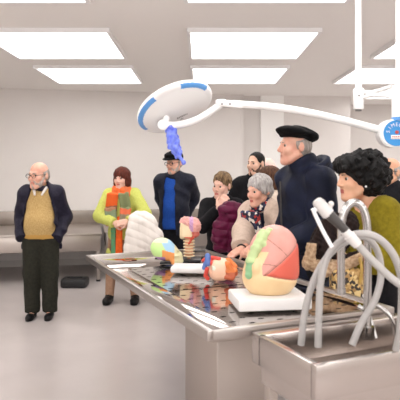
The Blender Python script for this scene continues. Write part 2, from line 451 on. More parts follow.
# ------------------------------------------------------------------ dissection table
TU, TV = Vector((.408, -.913, 0)), Vector((.913, .408, 0)); TC = Vector((-.845, 4.10, 0)); TL, TW, TH = 2.14, .94, .90
tyaw = math.atan2(TU.y, TU.x)
tb = thing('dissection_table', 'long polished steel dissection table with perforated top, models standing on it', 'table', TC, tyaw)
def tpt(u, v, z=TH): p = TC + TU * u + TV * v; return Vector((p.x, p.y, z))
rw = .03
bm = B()
for c, d in (((TL / 2, rw / 2, TH - .02), (TL, rw, .04)), ((TL / 2, TW - rw / 2, TH - .02), (TL, rw, .04)),
             ((rw / 2, TW / 2, TH - .02), (rw, TW - 2 * rw + .01, .04)), ((TL - rw / 2, TW / 2, TH - .02), (rw, TW - 2 * rw + .01, .04))):
    box(bm, c, d, .004)
obj('rim', bm, M['rim'], tb)
bm = B(); box(bm, ((rw + .62) / 2, TW / 2, TH - .014), (.62 - rw, TW - 2 * rw, .008), .001); obj('end_plate', bm, M['mirror'], tb)
for y0_, y1_ in ((rw, .14), (TW - .14, TW - rw)):
    bm = B(); box(bm, ((TL + .62 - rw) / 2, (y0_ + y1_) / 2, TH - .015), (TL - .62 - rw, y1_ - y0_, .008), .001); obj('side_plate', bm, M['mirror'], tb)
for k in (0, 1):
    x0 = .62 + k * ((TL - .62 - rw) / 2 + .008); x1 = x0 + (TL - .62 - rw) / 2 - .008
    bm = B(); box(bm, ((x0 + x1) / 2, TW / 2, TH - .014), (x1 - x0, TW - .28, .008)); obj('perforated_panel', bm, M['perf'], tb)
bm = B()
box(bm, (TL / 2, TW / 2, TH - .09), (TL - .5, TW - .26, .10), .02)
obj('drain_pan', bm, M['brushed'], tb)
bm = B(); box(bm, (TL * .66, TW / 2, .44), (.42, .36, .74), .02); obj('pedestal', bm, M['brushed'], tb)
bm = B(); box(bm, (TL * .66, TW / 2, .05), (.9, .62, .06), .02); box(bm, (TL * .66, TW / 2, .01), (.8, .52, .02)); obj('base', bm, M['brushed'], tb)

# sink at the near end of the table with its tap
SC = TC + TU * (TL + .235) + TV * .56
sk = thing('steel_sink', 'steel sink unit standing at the near end of the dissection table', 'sink', (SC.x, SC.y, 0), tyaw)
bm = B()
for c, d in (((.19, 0, .82), (.03, .74, .12)), ((-.19, 0, .82), (.07, .74, .12)), ((0, .355, .82), (.35, .03, .12)), ((0, -.355, .82), (.35, .03, .12))): box(bm, c, d, .005)
box(bm, (0, 0, .70), (.36, .70, .02))
for sx in (-1, 1): box(bm, (sx * .175, 0, .75), (.012, .7, .12))
for sy in (-1, 1): box(bm, (0, sy * .345, .75), (.36, .012, .12))
obj('basin', bm, M['steel'], sk)
for sx in (-1, 1):
    for sy in (-1, 1):
        bm = B(); box(bm, (sx * .16, sy * .32, .35), (.04, .04, .7), .004); obj('leg', bm, M['brushed'], sk)

# ------------------------------------------------------------------ teaching models on the table
def tone(n, c, r=.4, c2=None): return mat(n, c, r, c2=c2, scale=14)
PK = tone('model_pink', (214, 148, 136), c2=(220, 158, 146)); SA = tone('model_salmon', (216, 98, 80)); CR = tone('model_cream', (236, 206, 158), c2=(232, 198, 150))
PG = tone('model_pale_green', (190, 210, 152)); DG = tone('model_green', (140, 186, 138)); LINE = tone('model_seam', (172, 112, 100))
# lobed model on white base
LY = 2.60
lp = at(269.5, 300, LY); lp.z = TH
bs = thing('lung_model', 'large pink, red, cream and green lobed model on a white base', 'model', lp, math.radians(8))
bm = B(); box(bm, (-.01, -.02, .027), (.335, .25, .052), .008); obj('base', bm, M['base_white'], bs)
def lung_zone(x, z):
    la = .150 + .80 * (x + .045); lb = .150 - .20 * (x + .045)
    cream = (z < lb) | ((x < -.060 + .5 * np.clip(z - .19, 0, 1)) & (z < .255))
    salmon = (z >= lb) & (z < la) & (x > -.055)
    f1 = np.abs(z - (.312 - .75 * (x + .03) - 1.6 * (x + .03) ** 2)) < .0024; f2 = np.abs(z - (.205 - .18 * (x + .06) - 3 * (x + .02) ** 2)) < .0022
    pink = ~cream & ~salmon
    out = np.zeros(x.shape, int); out[salmon] = 1; out[cream] = 2
    out[(pink & ((f1 & (x > -.03) & (x < .09)) | (f2 & (x < .03)))) | ((np.abs(z - la) < .003) & (x > -.05) & ~cream) | (np.abs(z - lb - .03 * np.sin(9 * x) * 0) < .002) & (x > -.055)] = 3
    return out
S = SDF()
S.ell((.012, 0, .20), (.118, .105, .158)); S.ell((.034, 0, .255), (.094, .09, .105), k=.04)
S.ell((.012, 0, .14), (.117, .10, .10), k=.05); S.ell((-.015, 0, .12), (.108, .095, .09), k=.04)
S.ell((-.078, -.045, .185), (.034, .05, .055), k=.006)
def grooves(X, Y, Z):
    f = lambda q, wd_: np.exp(-(q / wd_) ** 2)
    la = Z - (.150 + .80 * (X + .045)); lb = Z - (.150 - .20 * (X + .045)); g = (X + .042 + (.365 - Z) * .333) + 0 * Y
    right = (X > -.05).astype(float)
    return .006 * (f(la, .006) * right + f(lb, .006) * right) + 0 * Y
S.disp(grooves); S.clip(lambda X, Y, Z: .053 - Z + 0 * X + 0 * Y)
solid('lobes', [(S, .0035)], [PK, SA, CR, LINE], bs, pick=lambda c: lung_zone(c[:, 0], c[:, 2]))

gpx = lambda px, py, dy: ((px - 271) / 213.7, dy, (300 - py) / 213.7)
S = SDF(); pts_ = [gpx(270, 227, -.03), gpx(261, 230, -.055), gpx(254, 243, -.06), gpx(250, 255, -.06), gpx(247.5, 268, -.05)]
for p_, q_, r_ in zip(pts_, pts_[1:], (.020, .025, .024, .021)): S.cone(p_, q_, r_, k=.012)
S.ell(gpx(262, 240, -.05), (.024, .03, .035), k=.01); S.disp(wrinkle(17, .003, 70, 1))
solid('side_lobe', [(S, .004)], [PG, DG], bs, pick=lambda c: (c[:, 2] < .205).astype(int))

# coloured skull
sp_ = at(166, 262.5, 3.72); sp_.z = TH
sm = thing('skull_model', 'multicoloured skull model, green, yellow and orange, lying beside the spine model', 'model', sp_, 0)
S = SDF()
S.ell((-.02, 0, .098), (.085, .068, .074), R=Matrix.Rotation(math.radians(20), 3, 'Y'))
S.ell((.04, 0, .065), (.05, .052, .05), k=.03); S.ell((.085, 0, .045), (.03, .035, .035), k=.02)
S.cone((.03, -.045, .06), (.085, -.04, .058), .009, k=.008); S.cone((.03, .045, .06), (.085, .04, .058), .009, k=.008)
S.cone((.035, -.04, .045), (.05, -.038, .014), .013, k=.01); S.cone((.05, -.035, .014), (.105, -.012, .018), .013, k=.01)
S.cone((.035, .04, .045), (.05, .038, .014), .013, k=.01); S.cone((.05, .035, .014), (.105, .012, .018), .013, k=.01)
S.ell((.088, -.024, .078), (.016, .016, .014), mode='sub', k=.005); S.ell((.088, .024, .078), (.016, .016, .014), mode='sub', k=.005)
S.ell((.116, 0, .05), (.012, .009, .014), mode='sub', k=.004); S.ell((.03, 0, .0), (.05, .03, .028), mode='sub', k=.01)
S.ell((.068, -.052, .04), (.016, .012, .012), mode='sub', k=.006)
def skz(c):
    x, y, z = c[:, 0], c[:, 1], c[:, 2]; o = np.zeros(len(c), int)
    o[(x + .55 * z) > .055] = 1; o[(x < -.062) & (z < .13)] = 0
    o[(z < .095 - .3 * x) & (x > -.02)] = 2; o[(x > .058)] = 3
    o[(z < .052) & (x < .0)] = 4; o[(z > .145) & (x < .015)] = 5
    return o
SKM = [tone('bone_green', (196, 232, 150)), tone('bone_blue', (166, 206, 232)), tone('bone_orange', (240, 160, 92)), tone('bone_cream', (228, 220, 176)),
       tone('bone_purple', (166, 124, 178)), tone('bone_yellow', (226, 240, 190))]
solid('cranium', [(S, .004)], SKM, sm, pick=skz)
bm = B(); box(bm, (.0, .0, .006), (.08, .07, .012), .003); obj('stand', bm, M['black'], sm)

# spine with head section
vp = at(189, 261, 3.86); vp.z = TH
vm = thing('spine_model', 'cream neck vertebrae model carrying a pink brain half, upright on the table', 'model', vp, 0)
bm = B(); box(bm, (.01, 0, .006), (.15, .13, .012), .004); obj('stand', bm, M['black'], vm)
VB = tone('model_bone', (238, 216, 178)); VD = tone('model_disc', (214, 150, 110))
for k in range(7):
    S = SDF(); z = .03 + k * .021
    S.ell((0, 0, z), (.034, .030, .011)); S.cone((0, .015, z), (0, .05, z - .008), .009, .006, k=.008)
    for sx in (-1, 1): S.cone((sx * .015, 0, z), (sx * .036, .006, z), .008, .006, k=.006)
    solid('vertebra', [(S, .0035)], VB, vm)
bm = B()
for k in range(6): cyl(bm, (0, 0, .037 + k * .021), (0, 0, .044 + k * .021), .029)
cyl(bm, (0, 0, .01), (0, 0, .03), .012); obj('disc', bm, VD, vm)
S = SDF(); S.box((-.018, 0, .215), (.042, .04, .058), .018); S.cone((-.05, -.01, .16), (-.042, -.01, .22), .012, .016, k=.02)
S.disp(wrinkle(3, .0015, 90, 1)); solid('head_section', [(S, .004)], VB, vm)
S = SDF(); S.ell((.032, 0, .24), (.05, .055, .055)); S.ell((-.018, .0, .27), (.045, .05, .032), k=.02); S.ell((.04, .0, .19), (.032, .035, .03), k=.01)
S.disp(wrinkle(8, .005, 150, 1))
solid('brain', [(S, .0035)], [tone('brain_pink', (226, 166, 158)), tone('brain_mauve', (196, 150, 190)), tone('brain_salmon', (206, 110, 96))], vm,
      pick=lambda c: np.where(c[:, 2] < .2, 2, np.where((c[:, 0] > .004) & (c[:, 0] < .03), 1, 0)))
S = SDF(); S.cone((.03, -.02, .165), (.0, -.034, .12), .008, k=0); S.cone((.03, -.02, .165), (.045, -.02, .2), .008, k=.005); S.cone((-.03, -.03, .165), (.03, -.034, .155), .007, k=.005)
solid('blood_vessel', [(S, .0035)], tone('vessel_red', (206, 84, 60)), vm)

# white plate
wp = at(192, 272, 3.42); wp.z = TH
S = SDF(); S.box((0, 0, .021), (.125, .075, .021), .016)
pl = solid('base_plate', [(S, .004)], M['base_white']); pl.location = wp; pl.rotation_euler = (0, 0, math.radians(-6))
tag(pl, 'empty white rounded base plate lying in front of the spine model', 'plate')

# lying head model with muscles
hp_ = at(221, 281, 3.15); hp_.z = TH
hm = thing('head_model', 'cut head model with orange muscles and red and blue vessels, lying on its side', 'model', hp_, math.radians(-14))
S = SDF(); S.ell((-.012, 0, .064), (.066, .062, .064)); S.box((.0, 0, .062), (.05, .056, .056), .03, k=.02)
S.clip(lambda X, Y, Z: X - .038 + 0 * Y + 0 * Z)
S.ell((-.05, -.05, .07), (.012, .016, .02), mode='sub', k=.006)
solid('skin_half', [(S, .004)], [tone('model_flesh', (240, 200, 172), c2=(236, 190, 162)), tone('model_mark', (214, 228, 214))], hm,
      pick=lambda c: ((np.hypot(c[:, 0] + .03, c[:, 2] - .078) < .013) & (c[:, 1] < -.02)).astype(int))
S = SDF()
for a, b, r in (((.04, -.03, .095), (.07, -.02, .05), .022), ((.04, -.035, .06), (.075, -.03, .03), .018), ((.04, .01, .11), (.078, .01, .08), .02),
                ((.035, -.04, .03), (.07, -.035, .02), .016), ((.04, .03, .08), (.075, .02, .04), .024), ((.045, -.01, .06), (.082, -.01, .06), .02)):
    S.cone(a, b, r, r * .8, k=.006)
S.clip(lambda X, Y, Z: .004 - Z + 0 * X + 0 * Y)
solid('muscle', [(S, .004)], [tone('muscle_orange', (222, 124, 62)), tone('muscle_brown', (190, 96, 62))], hm, pick=lambda c: (c[:, 2] < .055).astype(int))
S = SDF()
for a, b, r in (((-.075, -.02, .12), (-.045, -.04, .1), .014), ((-.1, -.01, .11), (-.07, -.02, .13), .012), ((-.05, -.02, .13), (-.005, -.03, .126), .012), ((-.082, -.035, .03), (-.07, -.05, .07), .012), ((-.07, -.03, .012), (-.082, -.035, .03), .012)):
    S.cone(a, b, r, k=.004)
solid('artery', [(S, .004)], tone('artery_red', (216, 74, 62)), hm)
S = SDF()
for a, b, r in (((-.07, -.035, .14), (-.066, -.045, .1), .017), ((-.08, -.04, .1), (-.088, -.045, .075), .013)): S.cone(a, b, r, k=.006)
solid('vein', [(S, .004)], tone('vein_blue', (84, 112, 176)), hm)

# small dark tool next to the spine
bm = B(); c = at(198, 250.5, 4.25); box(bm, (c.x, c.y, TH + .008), (.12, .05, .016), .006); box(bm, (c.x + .04, c.y, TH + .016), (.03, .02, .008), .002)
tag(obj('instrument_case', bm, M['dark_plastic']), 'small flat dark case lying on the table behind the spine model', 'case')

# ------------------------------------------------------------------ surgical lamp
LD = 3.7
lc = at(175, 107.5, LD)
lamp = thing('surgical_lamp', 'white and blue surgical lamp on a long jointed white arm over the table', 'lamp', lc)
ln = Vector((.385, -.40, -.83)).normalized()                          # side of the head turned to the viewer
e1 = Vector((.89, 0, .41)); e1 = (e1 - ln * e1.dot(ln)).normalized(); e2 = ln.cross(e1)
LR = Matrix((e1, e2, ln)).transposed()
hd = bpy.data.objects.new
RL = .262
S = SDF(); S.frame((0, 0, 0), np.array(LR))
S.ell((0, 0, 0), (RL, RL, .055)); S.tor((0, 0, 0), RL - .02, RL - .02, .02, k=.02)
def lampz(c):
    q = c @ np.array(LR); r = np.hypot(q[:, 0], q[:, 1]); a = np.degrees(np.arctan2(q[:, 1], q[:, 0]))
    z = q[:, 2] > .002
    up = -1
    band = (q[:, 2] > -.004) & (r > RL * .895) & (r < RL * 1.01)
    th = np.mod(a, 360)
    far = band & (((th > 20) & (th < 70)) | ((th > 112) & (th < 196)))
    far2 = band & (((th < 340) & (th > 290)) | ((th < 255) & (th > 168)))
    return np.where(far if e2.z > 0 else far2, 1, 0)
solid('lamp_head', [(S, .005)], [M['white'], M['blue']], lamp, pick=lampz)
def rel(px, py, Y): return at(px, py, Y) - lc
J0 = rel(163, 125, LD - .13)
bm = B(); ball(bm, J0, .036); cyl(bm, J0, J0 + Vector((.02, .06, .05)), .022); ring(bm, J0 + Vector((0, -.02, 0)), .026, .008, Matrix.Rotation(PI / 2, 3, 'X'))
obj('head_joint', bm, M['white'], lamp)
J1 = rel(222, 103.5, LD - .1)
bm = B(); tube(bm, [J0, rel(178, 125, LD - .13), rel(196, 120, LD - .13), rel(210, 112, LD - .12), J1], .024); obj('lower_arm', bm, M['white'], lamp)
bm = B(); box(bm, rel(221, 103.5, LD - .1), (.075, .07, .05), .016, Matrix.Rotation(math.radians(-3), 3, 'Y')); box(bm, rel(234, 104.6, LD - .1), (.12, .06, .047), .014, Matrix.Rotation(math.radians(5), 3, 'Y'))
kj = obj('elbow_joint', bm, M['white'], lamp)
for px in (222, 230):
    bm = B(); c = rel(px, 104, LD - .132); cyl(bm, c + Vector((0, .004, 0)), c + Vector((0, -.004, 0)), .006); obj('screw', bm, M['grey_plastic'], kj)
HY = 3.45
bm = B(); tube(bm, [J1, rel(262, 106, LD - .12), rel(300, 111, LD - .16), rel(340, 119.5, LD - .2), rel(384, 131, HY + .02)], .024); obj('spring_arm', bm, M['white'], lamp)
hc = rel(394, 133.5, HY)
bm = B(); cyl(bm, hc + Vector((-.012, -.03, 0)), hc + Vector((-.012, .06, 0)), .088, n=40); bmesh.ops.bevel(bm, geom=list(bm.edges), offset=.008, segments=2, affect='EDGES'); hub = obj('hub', bm, M['white'], lamp)
bm = B(); cyl(bm, hc + Vector((.004, -.034, 0)), hc + Vector((.004, -.028, 0)), .079, n=40); em = obj('emblem', bm, M['logo_blue'], lamp)
bm = B()
box(bm, hc + Vector((.012, -.036, -.024)), (.086, .003, .026), .001)
obj('emblem_plate', bm, M['white_plastic'], em)
bm = B()
cyl(bm, hc + Vector((.006, -.037, .006)), hc + Vector((.006, -.033, .006)), .011)
obj('emblem_dot', bm, M['red_dot'], em)
bm = B()
for i in range(7): box(bm, hc + Vector((-.02 + i * .011, -.039, -.022)), (.006, .001, .007))
for i in range(9): box(bm, hc + Vector((-.022 + i * .0085, -.039, -.032)), (.004, .001, .003))
obj('plate_lettering', bm, M['red_dot'], em)
def text(name, s, m, parent, loc, rot, size):
    cu = bpy.data.curves.new(name, 'FONT'); cu.body = s; cu.size = size; cu.align_x = 'CENTER'; cu.align_y = 'CENTER'; cu.extrude = .0006
    o = bpy.data.objects.new(name, cu); COL.objects.link(o); dg = bpy.context.evaluated_depsgraph_get()
    me = bpy.data.meshes.new_from_object(o.evaluated_get(dg)); bpy.data.objects.remove(o); bpy.data.curves.remove(cu)
    o = bpy.data.objects.new(name, me); COL.objects.link(o); me.materials.append(m); o.parent = parent; o.location = loc; o.rotation_euler = rot
    return o
# lettering round the upper half of the emblem, strokes of the badge's white capitals
for i, ch in enumerate('SIMEON'):
    a = math.radians(170 - i * 27)
    text('emblem_letter', ch, M['white_plastic'], em, hc + Vector((.004 + .052 * math.cos(a), -.036, .052 * math.sin(a))), (PI / 2, -(a - PI / 2), 0), .031)
pc = at(402, 60, HY) - lc
bm = B(); cyl(bm, Vector((pc.x, pc.y, hc.z + .085)), Vector((pc.x, pc.y, hc.z + .30)), .062, n=32); bmesh.ops.bevel(bm, geom=[e for e in bm.edges], offset=.006, segments=2, affect='EDGES'); obj('drop_post', bm, M['white'], lamp)
bm = B(); cyl(bm, Vector((pc.x, pc.y, hc.z + .08)), Vector((pc.x, pc.y, hc.z + .10)), .063, n=32); obj('post_ring', bm, M['blue'], lamp)
bm = B(); cyl(bm, Vector((pc.x, pc.y, hc.z + .29)), Vector((pc.x, pc.y, CEIL - lc.z)), .038, n=32); cyl(bm, Vector((pc.x, pc.y, CEIL - lc.z - .06)), Vector((pc.x, pc.y, CEIL - lc.z)), .14, n=32); obj('ceiling_tube', bm, M['white'], lamp)
bm = B(); cyl(bm, Vector((pc.x - .02, pc.y - .058, hc.z + .2)), Vector((pc.x - .02, pc.y - .066, hc.z + .2)), .007); obj('screw', bm, M['grey_plastic'], lamp)
# small lettering on the lamp head
q = at(183, 112, LD)
for i, (sz, s) in enumerate(((.022, 'SIMEON'), (.016, 'LED'))):
    rr = LR @ Vector((.02 - .01 * i, (-.05 if e2.z > 0 else .05) - .03 * i * (1 if e2.z > 0 else -1), .0555))
    Rt = Matrix((e1, (e2 if e2.z > 0 else -e2), e1.cross(e2 if e2.z > 0 else -e2))).transposed()
    text('head_lettering', s, M['grey_plastic'], lamp, rr, Rt.to_euler(), sz)

# second arm by the ceiling
c0 = at(358.5, 99, 3.9)
arm2 = thing('ceiling_bracket', 'curved white ceiling bracket ending in a square block, above the curly-haired woman', 'bracket', c0)
bm = B(); box(bm, (0, 0, -.0), (.062, .062, .15), .008); obj('end_block', bm, M['white'], arm2)
bm = B(); cyl(bm, (0, 0, -.085), (0, 0, -.07), .022); obj('end_cap', bm, M['grey_plastic'], arm2)
bm = B(); cyl(bm, (-.006, -.031, .02), (-.006, -.035, .02), .006); obj('screw', bm, M['grey_plastic'], arm2)
r2 = lambda px, py, Y: at(px, py, Y) - c0
bm = B(); tube(bm, [r2(361, 105, 3.9), r2(364, 98, 3.88), r2(372, 95.5, 3.8), r2(382, 95.5, 3.72), r2(391, 96.5, 3.62)], .014); tube(bm, [r2(361, 92, 3.9), r2(374, 92, 3.8), r2(391, 87, 3.62)], .016)
obj('curved_arm', bm, M['white'], arm2)
bm = B(); cyl(bm, (0, 0, .07), (0, 0, CEIL - c0.z), .022); cyl(bm, (0, 0, CEIL - c0.z - .03), (0, 0, CEIL - c0.z), .07); obj('ceiling_rod', bm, M['white'], arm2)

# blue film cover hanging from the lamp joint
g0 = at(170, 128, LD - .12)
S = SDF(); k_ = FPX / (LD - .12)
def gp(px, py, dy=0): return ((px - 170) / k_, dy, -(py - 128) / k_)
S.cone(gp(171, 129), gp(173, 141), .034, .036); S.cone(gp(173, 141), gp(178, 152), .034, .026, k=.02)
for a, b, r in ((gp(176, 150, -.01), gp(184, 163, -.012), .013), (gp(174, 150), gp(176, 158, .01), .012), (gp(178, 150, .01), gp(181, 160, .02), .012), (gp(171, 144, -.01), gp(170, 149, -.02), .012)): S.cone(a, b, r, r * .75, k=.012)
S.disp(lambda X, Y, Z: .005 * np.sin(95 * Z + 25 * X + 3 * np.sin(40 * Y)) + .004 * np.sin(120 * X - 60 * Z + 50 * Y))
gl = solid('glove', [(S, .0045)], M['glove']); gl.location = g0
tag(gl, 'crumpled blue disposable glove hanging from the lamp joint', 'glove')

# ------------------------------------------------------------------ tap, hoses and spray gun in the foreground
FY = 2.16
tp = at(366, 338, FY)
TBASE = .88
tap = thing('gooseneck_tap', 'tall chrome gooseneck tap arching up from the sink in front', 'tap', (tp.x, FY, TBASE))
f = lambda px, py, Y=FY: at(px, py, Y) - Vector((tp.x, FY, TBASE))
bm = B(); tube(bm, [f(367, 338), f(367.5, 300), f(367.5, 250), f(366.5, 222), f(362, 207.5), f(354, 202.5), f(346.5, 207.5), f(342, 220), f(341, 250), f(341, 290)], .0155); obj('spout', bm, M['chrome'], tap)
bm = B(); cyl(bm, f(367, 338), f(367, 326), .028); obj('collar', bm, M['chrome'], tap)
bm = B(); cyl(bm, f(341, 288), f(341, 294), .018); obj('outlet', bm, M['chrome'], tap)
HB = .88
def hose(pts, label, r=.013):
    p0 = Vector(pts[0]); bm = B(); tube(bm, [Vector(p) - p0 for p in pts], r, n=16); o = obj('hose', bm, M['hose']); o.location = p0
    return tag(o, label, 'hose')
a = lambda px, py, Y: at(px, py, Y)
hose([a(301, 345, 2.05), a(305, 312, 2.05), a(314, 280, 2.05), a(329, 255, 2.05), a(346, 242, 2.06), a(364, 237, 2.1), a(377, 250, 2.12), a(381, 275, 2.12), a(375, 300, 2.1), a(362, 322, 2.08), a(352, 345, 2.06)],
     'outer grey hose loop, its left side furthest from the tap')
hose([a(318, 347, 2.0), a(319, 312, 2.0), a(321, 280, 2.0), a(328, 256, 2.0), a(342, 240, 1.98), a(358, 234, 1.94), a(374, 236, 1.92), a(388, 247, 1.92), a(398, 265, 1.92), a(402, 290, 1.94), a(400, 330, 1.96), a(396, 350, 1.98)],
     'inner grey hose loop that swings widest to the right, past the olive sleeve')
gunp = a(322, 206, 1.92)
gun = thing('spray_gun', 'white and dark grey hand shower gun pointing up left, resting on the hoses', 'spray gun', gunp)
r3 = lambda px, py, Y=1.92: at(px, py, Y) - gunp
bm = B(); cyl(bm, r3(318, 202), r3(329, 215), .021, .023); cyl(bm, r3(316, 200), r3(319, 203.5), .017, .021); bmesh.ops.bevel(bm, geom=list(bm.edges), offset=.004, segments=2, affect='EDGES'); ball(bm, r3(331, 204), .010); cyl(bm, r3(330, 211), r3(331, 203), .007); obj('nozzle', bm, M['gun_white'], gun)
bm = B(); tube(bm, [r3(327, 212.5), r3(336, 221), r3(346, 231)], (.020, .014)); obj('grip', bm, M['dark_plastic'], gun)
bm = B(); tube(bm, [r3(314, 212), r3(323, 231), r3(332, 247)], .0068); cyl(bm, r3(312, 211), r3(321, 207), .008); obj('trigger_lever', bm, M['white_plastic'], gun)
bm = B(); cyl(bm, r3(345, 231), r3(351, 238), .016); cyl(bm, r3(349, 235.5), r3(358, 245), .021, .017); obj('connector', bm, M['gun_white'], gun)
hose([a(357, 244, 1.92), a(372, 260, 1.9), a(390, 277, 1.88), a(408, 292, 1.86), a(424, 318, 1.9), a(420, 340, 1.95)], 'straight grey hose running from the spray gun down to the right edge')
bm = B(); p0 = a(362, 296, 2.3); tube(bm, [(0, 0, 0), a(374, 304, 2.28) - p0, a(390, 316, 2.25) - p0, a(396, 338, 2.25) - p0], .009); tube(bm, [a(358, 306, 2.3) - p0, a(368, 314, 2.28) - p0, a(376, 338, 2.25) - p0], .009)
o = obj('rail', bm, M['chrome']); o.location = p0; tag(o, 'bent steel hose rail low behind the tap at the right corner', 'rail')


# ------------------------------------------------------------------ people
V3 = lambda *p: np.array(p, float)
def unit(v): v = np.array(v, float); return v / np.linalg.norm(v)
class Pose:
    """joints of one standing figure, in its own frame: facing -Y, +X is the figure's left"""
    def __init__(s, px, Y, H, yaw=0, head=(0, 0, 0), hs=.98, b=1.0, belly=0.0, lean=0, neckf=0.0, feet=.055, turn=0, hfwd=0):
        s.px, s.Y, s.H, s.yaw, s.b, s.belly, s.hs = px, Y, H, math.radians(yaw), b, belly, hs
        s.root = V3((px - 200) * Y / FPX, Y, 0)
        s.RL = np.array(Matrix.Rotation(math.radians(lean), 3, 'X'))
        s.RZ = np.array(Matrix.Rotation(s.yaw, 3, 'Z'))
        s.hc = s.T((0, -.012 - neckf, (H - .12 * hs) / H))
        s.hR = np.array((Matrix.Rotation(math.radians(head[0]), 3, 'Z') @ Matrix.Rotation(math.radians(head[1]), 3, 'X') @ Matrix.Rotation(math.radians(head[2]), 3, 'Y')))
        s.sh, s.el, s.wr, s.hip, s.kn, s.an = {}, {}, {}, {}, {}, {}
        for sd in (-1, 1):
            s.sh[sd] = s.T((sd * .105 * b, .004, .80)); s.arm(sd, V3(sd * .155 * H, -.03 * H, .46 * H), V3(sd, .6, 0))
            s.hip[sd] = V3(sd * .052 * H * b, 0, .5 * H); s.kn[sd] = V3(sd * .056 * H, -.008 * H, .28 * H); s.an[sd] = V3(sd * feet * H, .012 * H, .045 * H)
    def T(s, p):
        o = V3(0, 0, .53 * s.H); return o + s.RL @ (np.array(p, float) * s.H - o)
    def L(s, px, py, Y):
        p = at(px, py, Y); return s.RZ.T @ (V3(*p) - s.root)
    def LD(s, v): return s.RZ.T @ np.array(v, float)
    def arm(s, sd, wr, pole, bend=None):
        l1, l2 = .178 * s.H, .155 * s.H; a = s.sh[sd]; wr = np.array(wr, float); d = wr - a; D = np.linalg.norm(d)
        if D > .985 * (l1 + l2): wr = a + d / D * .985 * (l1 + l2); d = wr - a; D = np.linalg.norm(d)
        u = d / D; q = (l1 * l1 - l2 * l2 + D * D) / (2 * D); h = math.sqrt(max(l1 * l1 - q * q, 0))
        pl = np.array(pole, float); pl = unit(pl - u * (pl @ u)); s.el[sd] = a + u * q + pl * h; s.wr[sd] = wr
    def hf(s, S): S.frame(s.hc, s.hR, s.hs); return S

def torso(S, P, off, k=.06, hips=True):
    H, b = P.H, P.b
    Rl = P.RL
    e = lambda c, r: S.ell(P.T(c), (np.array(r) * H * b + off), R=Rl, k=k)
    if hips: S.ell((0, .004 * H, .51 * H), np.array((.100, .073, .085)) * H * b + off, k=k)
    e((0, -.004 - P.belly * .5, .61), (.088 + P.belly * .3, .066 + P.belly * .6, .10))
    e((0, 0, .715), (.098, .068, .105))
    S.cone(P.T((-.085 * b, .006, .79)), P.T((.085 * b, .006, .79)), .036 * H + off, k=k)
    S.cone(P.T((0, .008, .835)), P.T((-.08 * b, .006, .80)), .028 * H + off, .026 * H + off, k=.04)
    S.cone(P.T((0, .008, .835)), P.T((.08 * b, .006, .80)), .028 * H + off, .026 * H + off, k=.04)
def limb_arm(S, P, sd, off, k=.03, flat=True, t=1.0, loose=1.0):
    H = P.H; w = P.el[sd] + (P.wr[sd] - P.el[sd]) * t
    S.cone(P.sh[sd], P.el[sd], .033 * H + off, .027 * H * loose + off, k=k); S.cone(P.el[sd], w, .027 * H * loose + off, .018 * H * loose + off, k=.02, flat=flat)
def hand(P, sd, d, n, thumb, curl=.6, sc=1.0):
    S = SDF(); d = unit(d); n = np.array(n, float); n = unit(n - d * (n @ d)); l = np.cross(d, n); w = P.wr[sd]; z = sc
    R = np.stack([l, d, n], 1)
    S.cone(w - d * .05, w + d * .015 * z, .024, .024 * z)
    S.box(w + d * .05 * z, (.039 * z, .046 * z, .014 * z), .013 * z, R=R, k=.02)
    for o, ln_, cu in ((-.029, .062, 1.15), (-.010, .073, 1.05), (.010, .078, 1.0), (.029, .07, .92)):
        o *= thumb; b0 = w + d * .09 * z + l * o * z; a = 0
        for q, fr in enumerate((.42, .32, .26)):
            a += curl * cu * (.75 if q == 0 else 1); b1 = b0 + (d * math.cos(a) + n * math.sin(a)) * ln_ * z * fr
            S.cone(b0, b1, (.0095 - .0008 * q) * z, (.0090 - .0008 * q) * z, k=.003); b0 = b1
    t0 = w + d * .02 * z + l * thumb * .03 * z; t1 = t0 + (d * .65 + l * thumb * .65 + n * .35) * .045 * z; t2 = t1 + (d * .9 + l * thumb * .15 + n * .4) * .034 * z
    S.cone(t0, t1, .014 * z, .011 * z, k=.014); S.cone(t1, t2, .0108 * z, .0088 * z, k=.004)
    return S
def head_shape(S, P, male=True):
    P.hf(S)
    S.ell((0, .012, .035), (.074, .093, .084)); S.ell((0, -.03, -.04), (.057, .06, .078), k=.03); S.ell((0, -.076, -.1), (.024, .020, .020), k=.025); S.ell((0, -.066, -.062), (.032, .025, .032), k=.02)
    for x in (-1, 1):
        S.cone((x * .052, 0, -.055), (x * .022, -.066, -.1), .02 if male else .016, .016, k=.03)
        S.ell((x * .038, -.06, -.026), (.027, .027, .028), k=.02)
    S.cone((-.03, -.077, .024), (.03, -.077, .024), .0115 if male else .009, k=.018)
    for x in (-1, 1): S.ell((x * .031, -.102, .004), (.020, .019, .0095), mode='sub', k=.012)
    nz = 1.15 if male else 1.0
    S.cone((0, -.086, .018), (0, -.1075, -.024), .0085, .0125 * nz, k=.014)
    for x in (-1, 1): S.ell((x * .011, -.099, -.03), (.009, .010, .008), k=.008)
    S.cone((-.019, -.087, -.057), (.019, -.087, -.057), .0062, k=.007); S.cone((-.016, -.087, -.068), (.016, -.087, -.068), .0072, k=.006)
    S.ell((0, -.099, -.0625), (.021, .008, .0016), mode='sub', k=.004)
    for x in (-1, 1):
        S.ell((x * .077, .016, -.006), (.010, .021, .034), k=.006); S.ell((x * .087, .012, -.002), (.006, .011, .019), mode='sub', k=.005)
    S.frame()
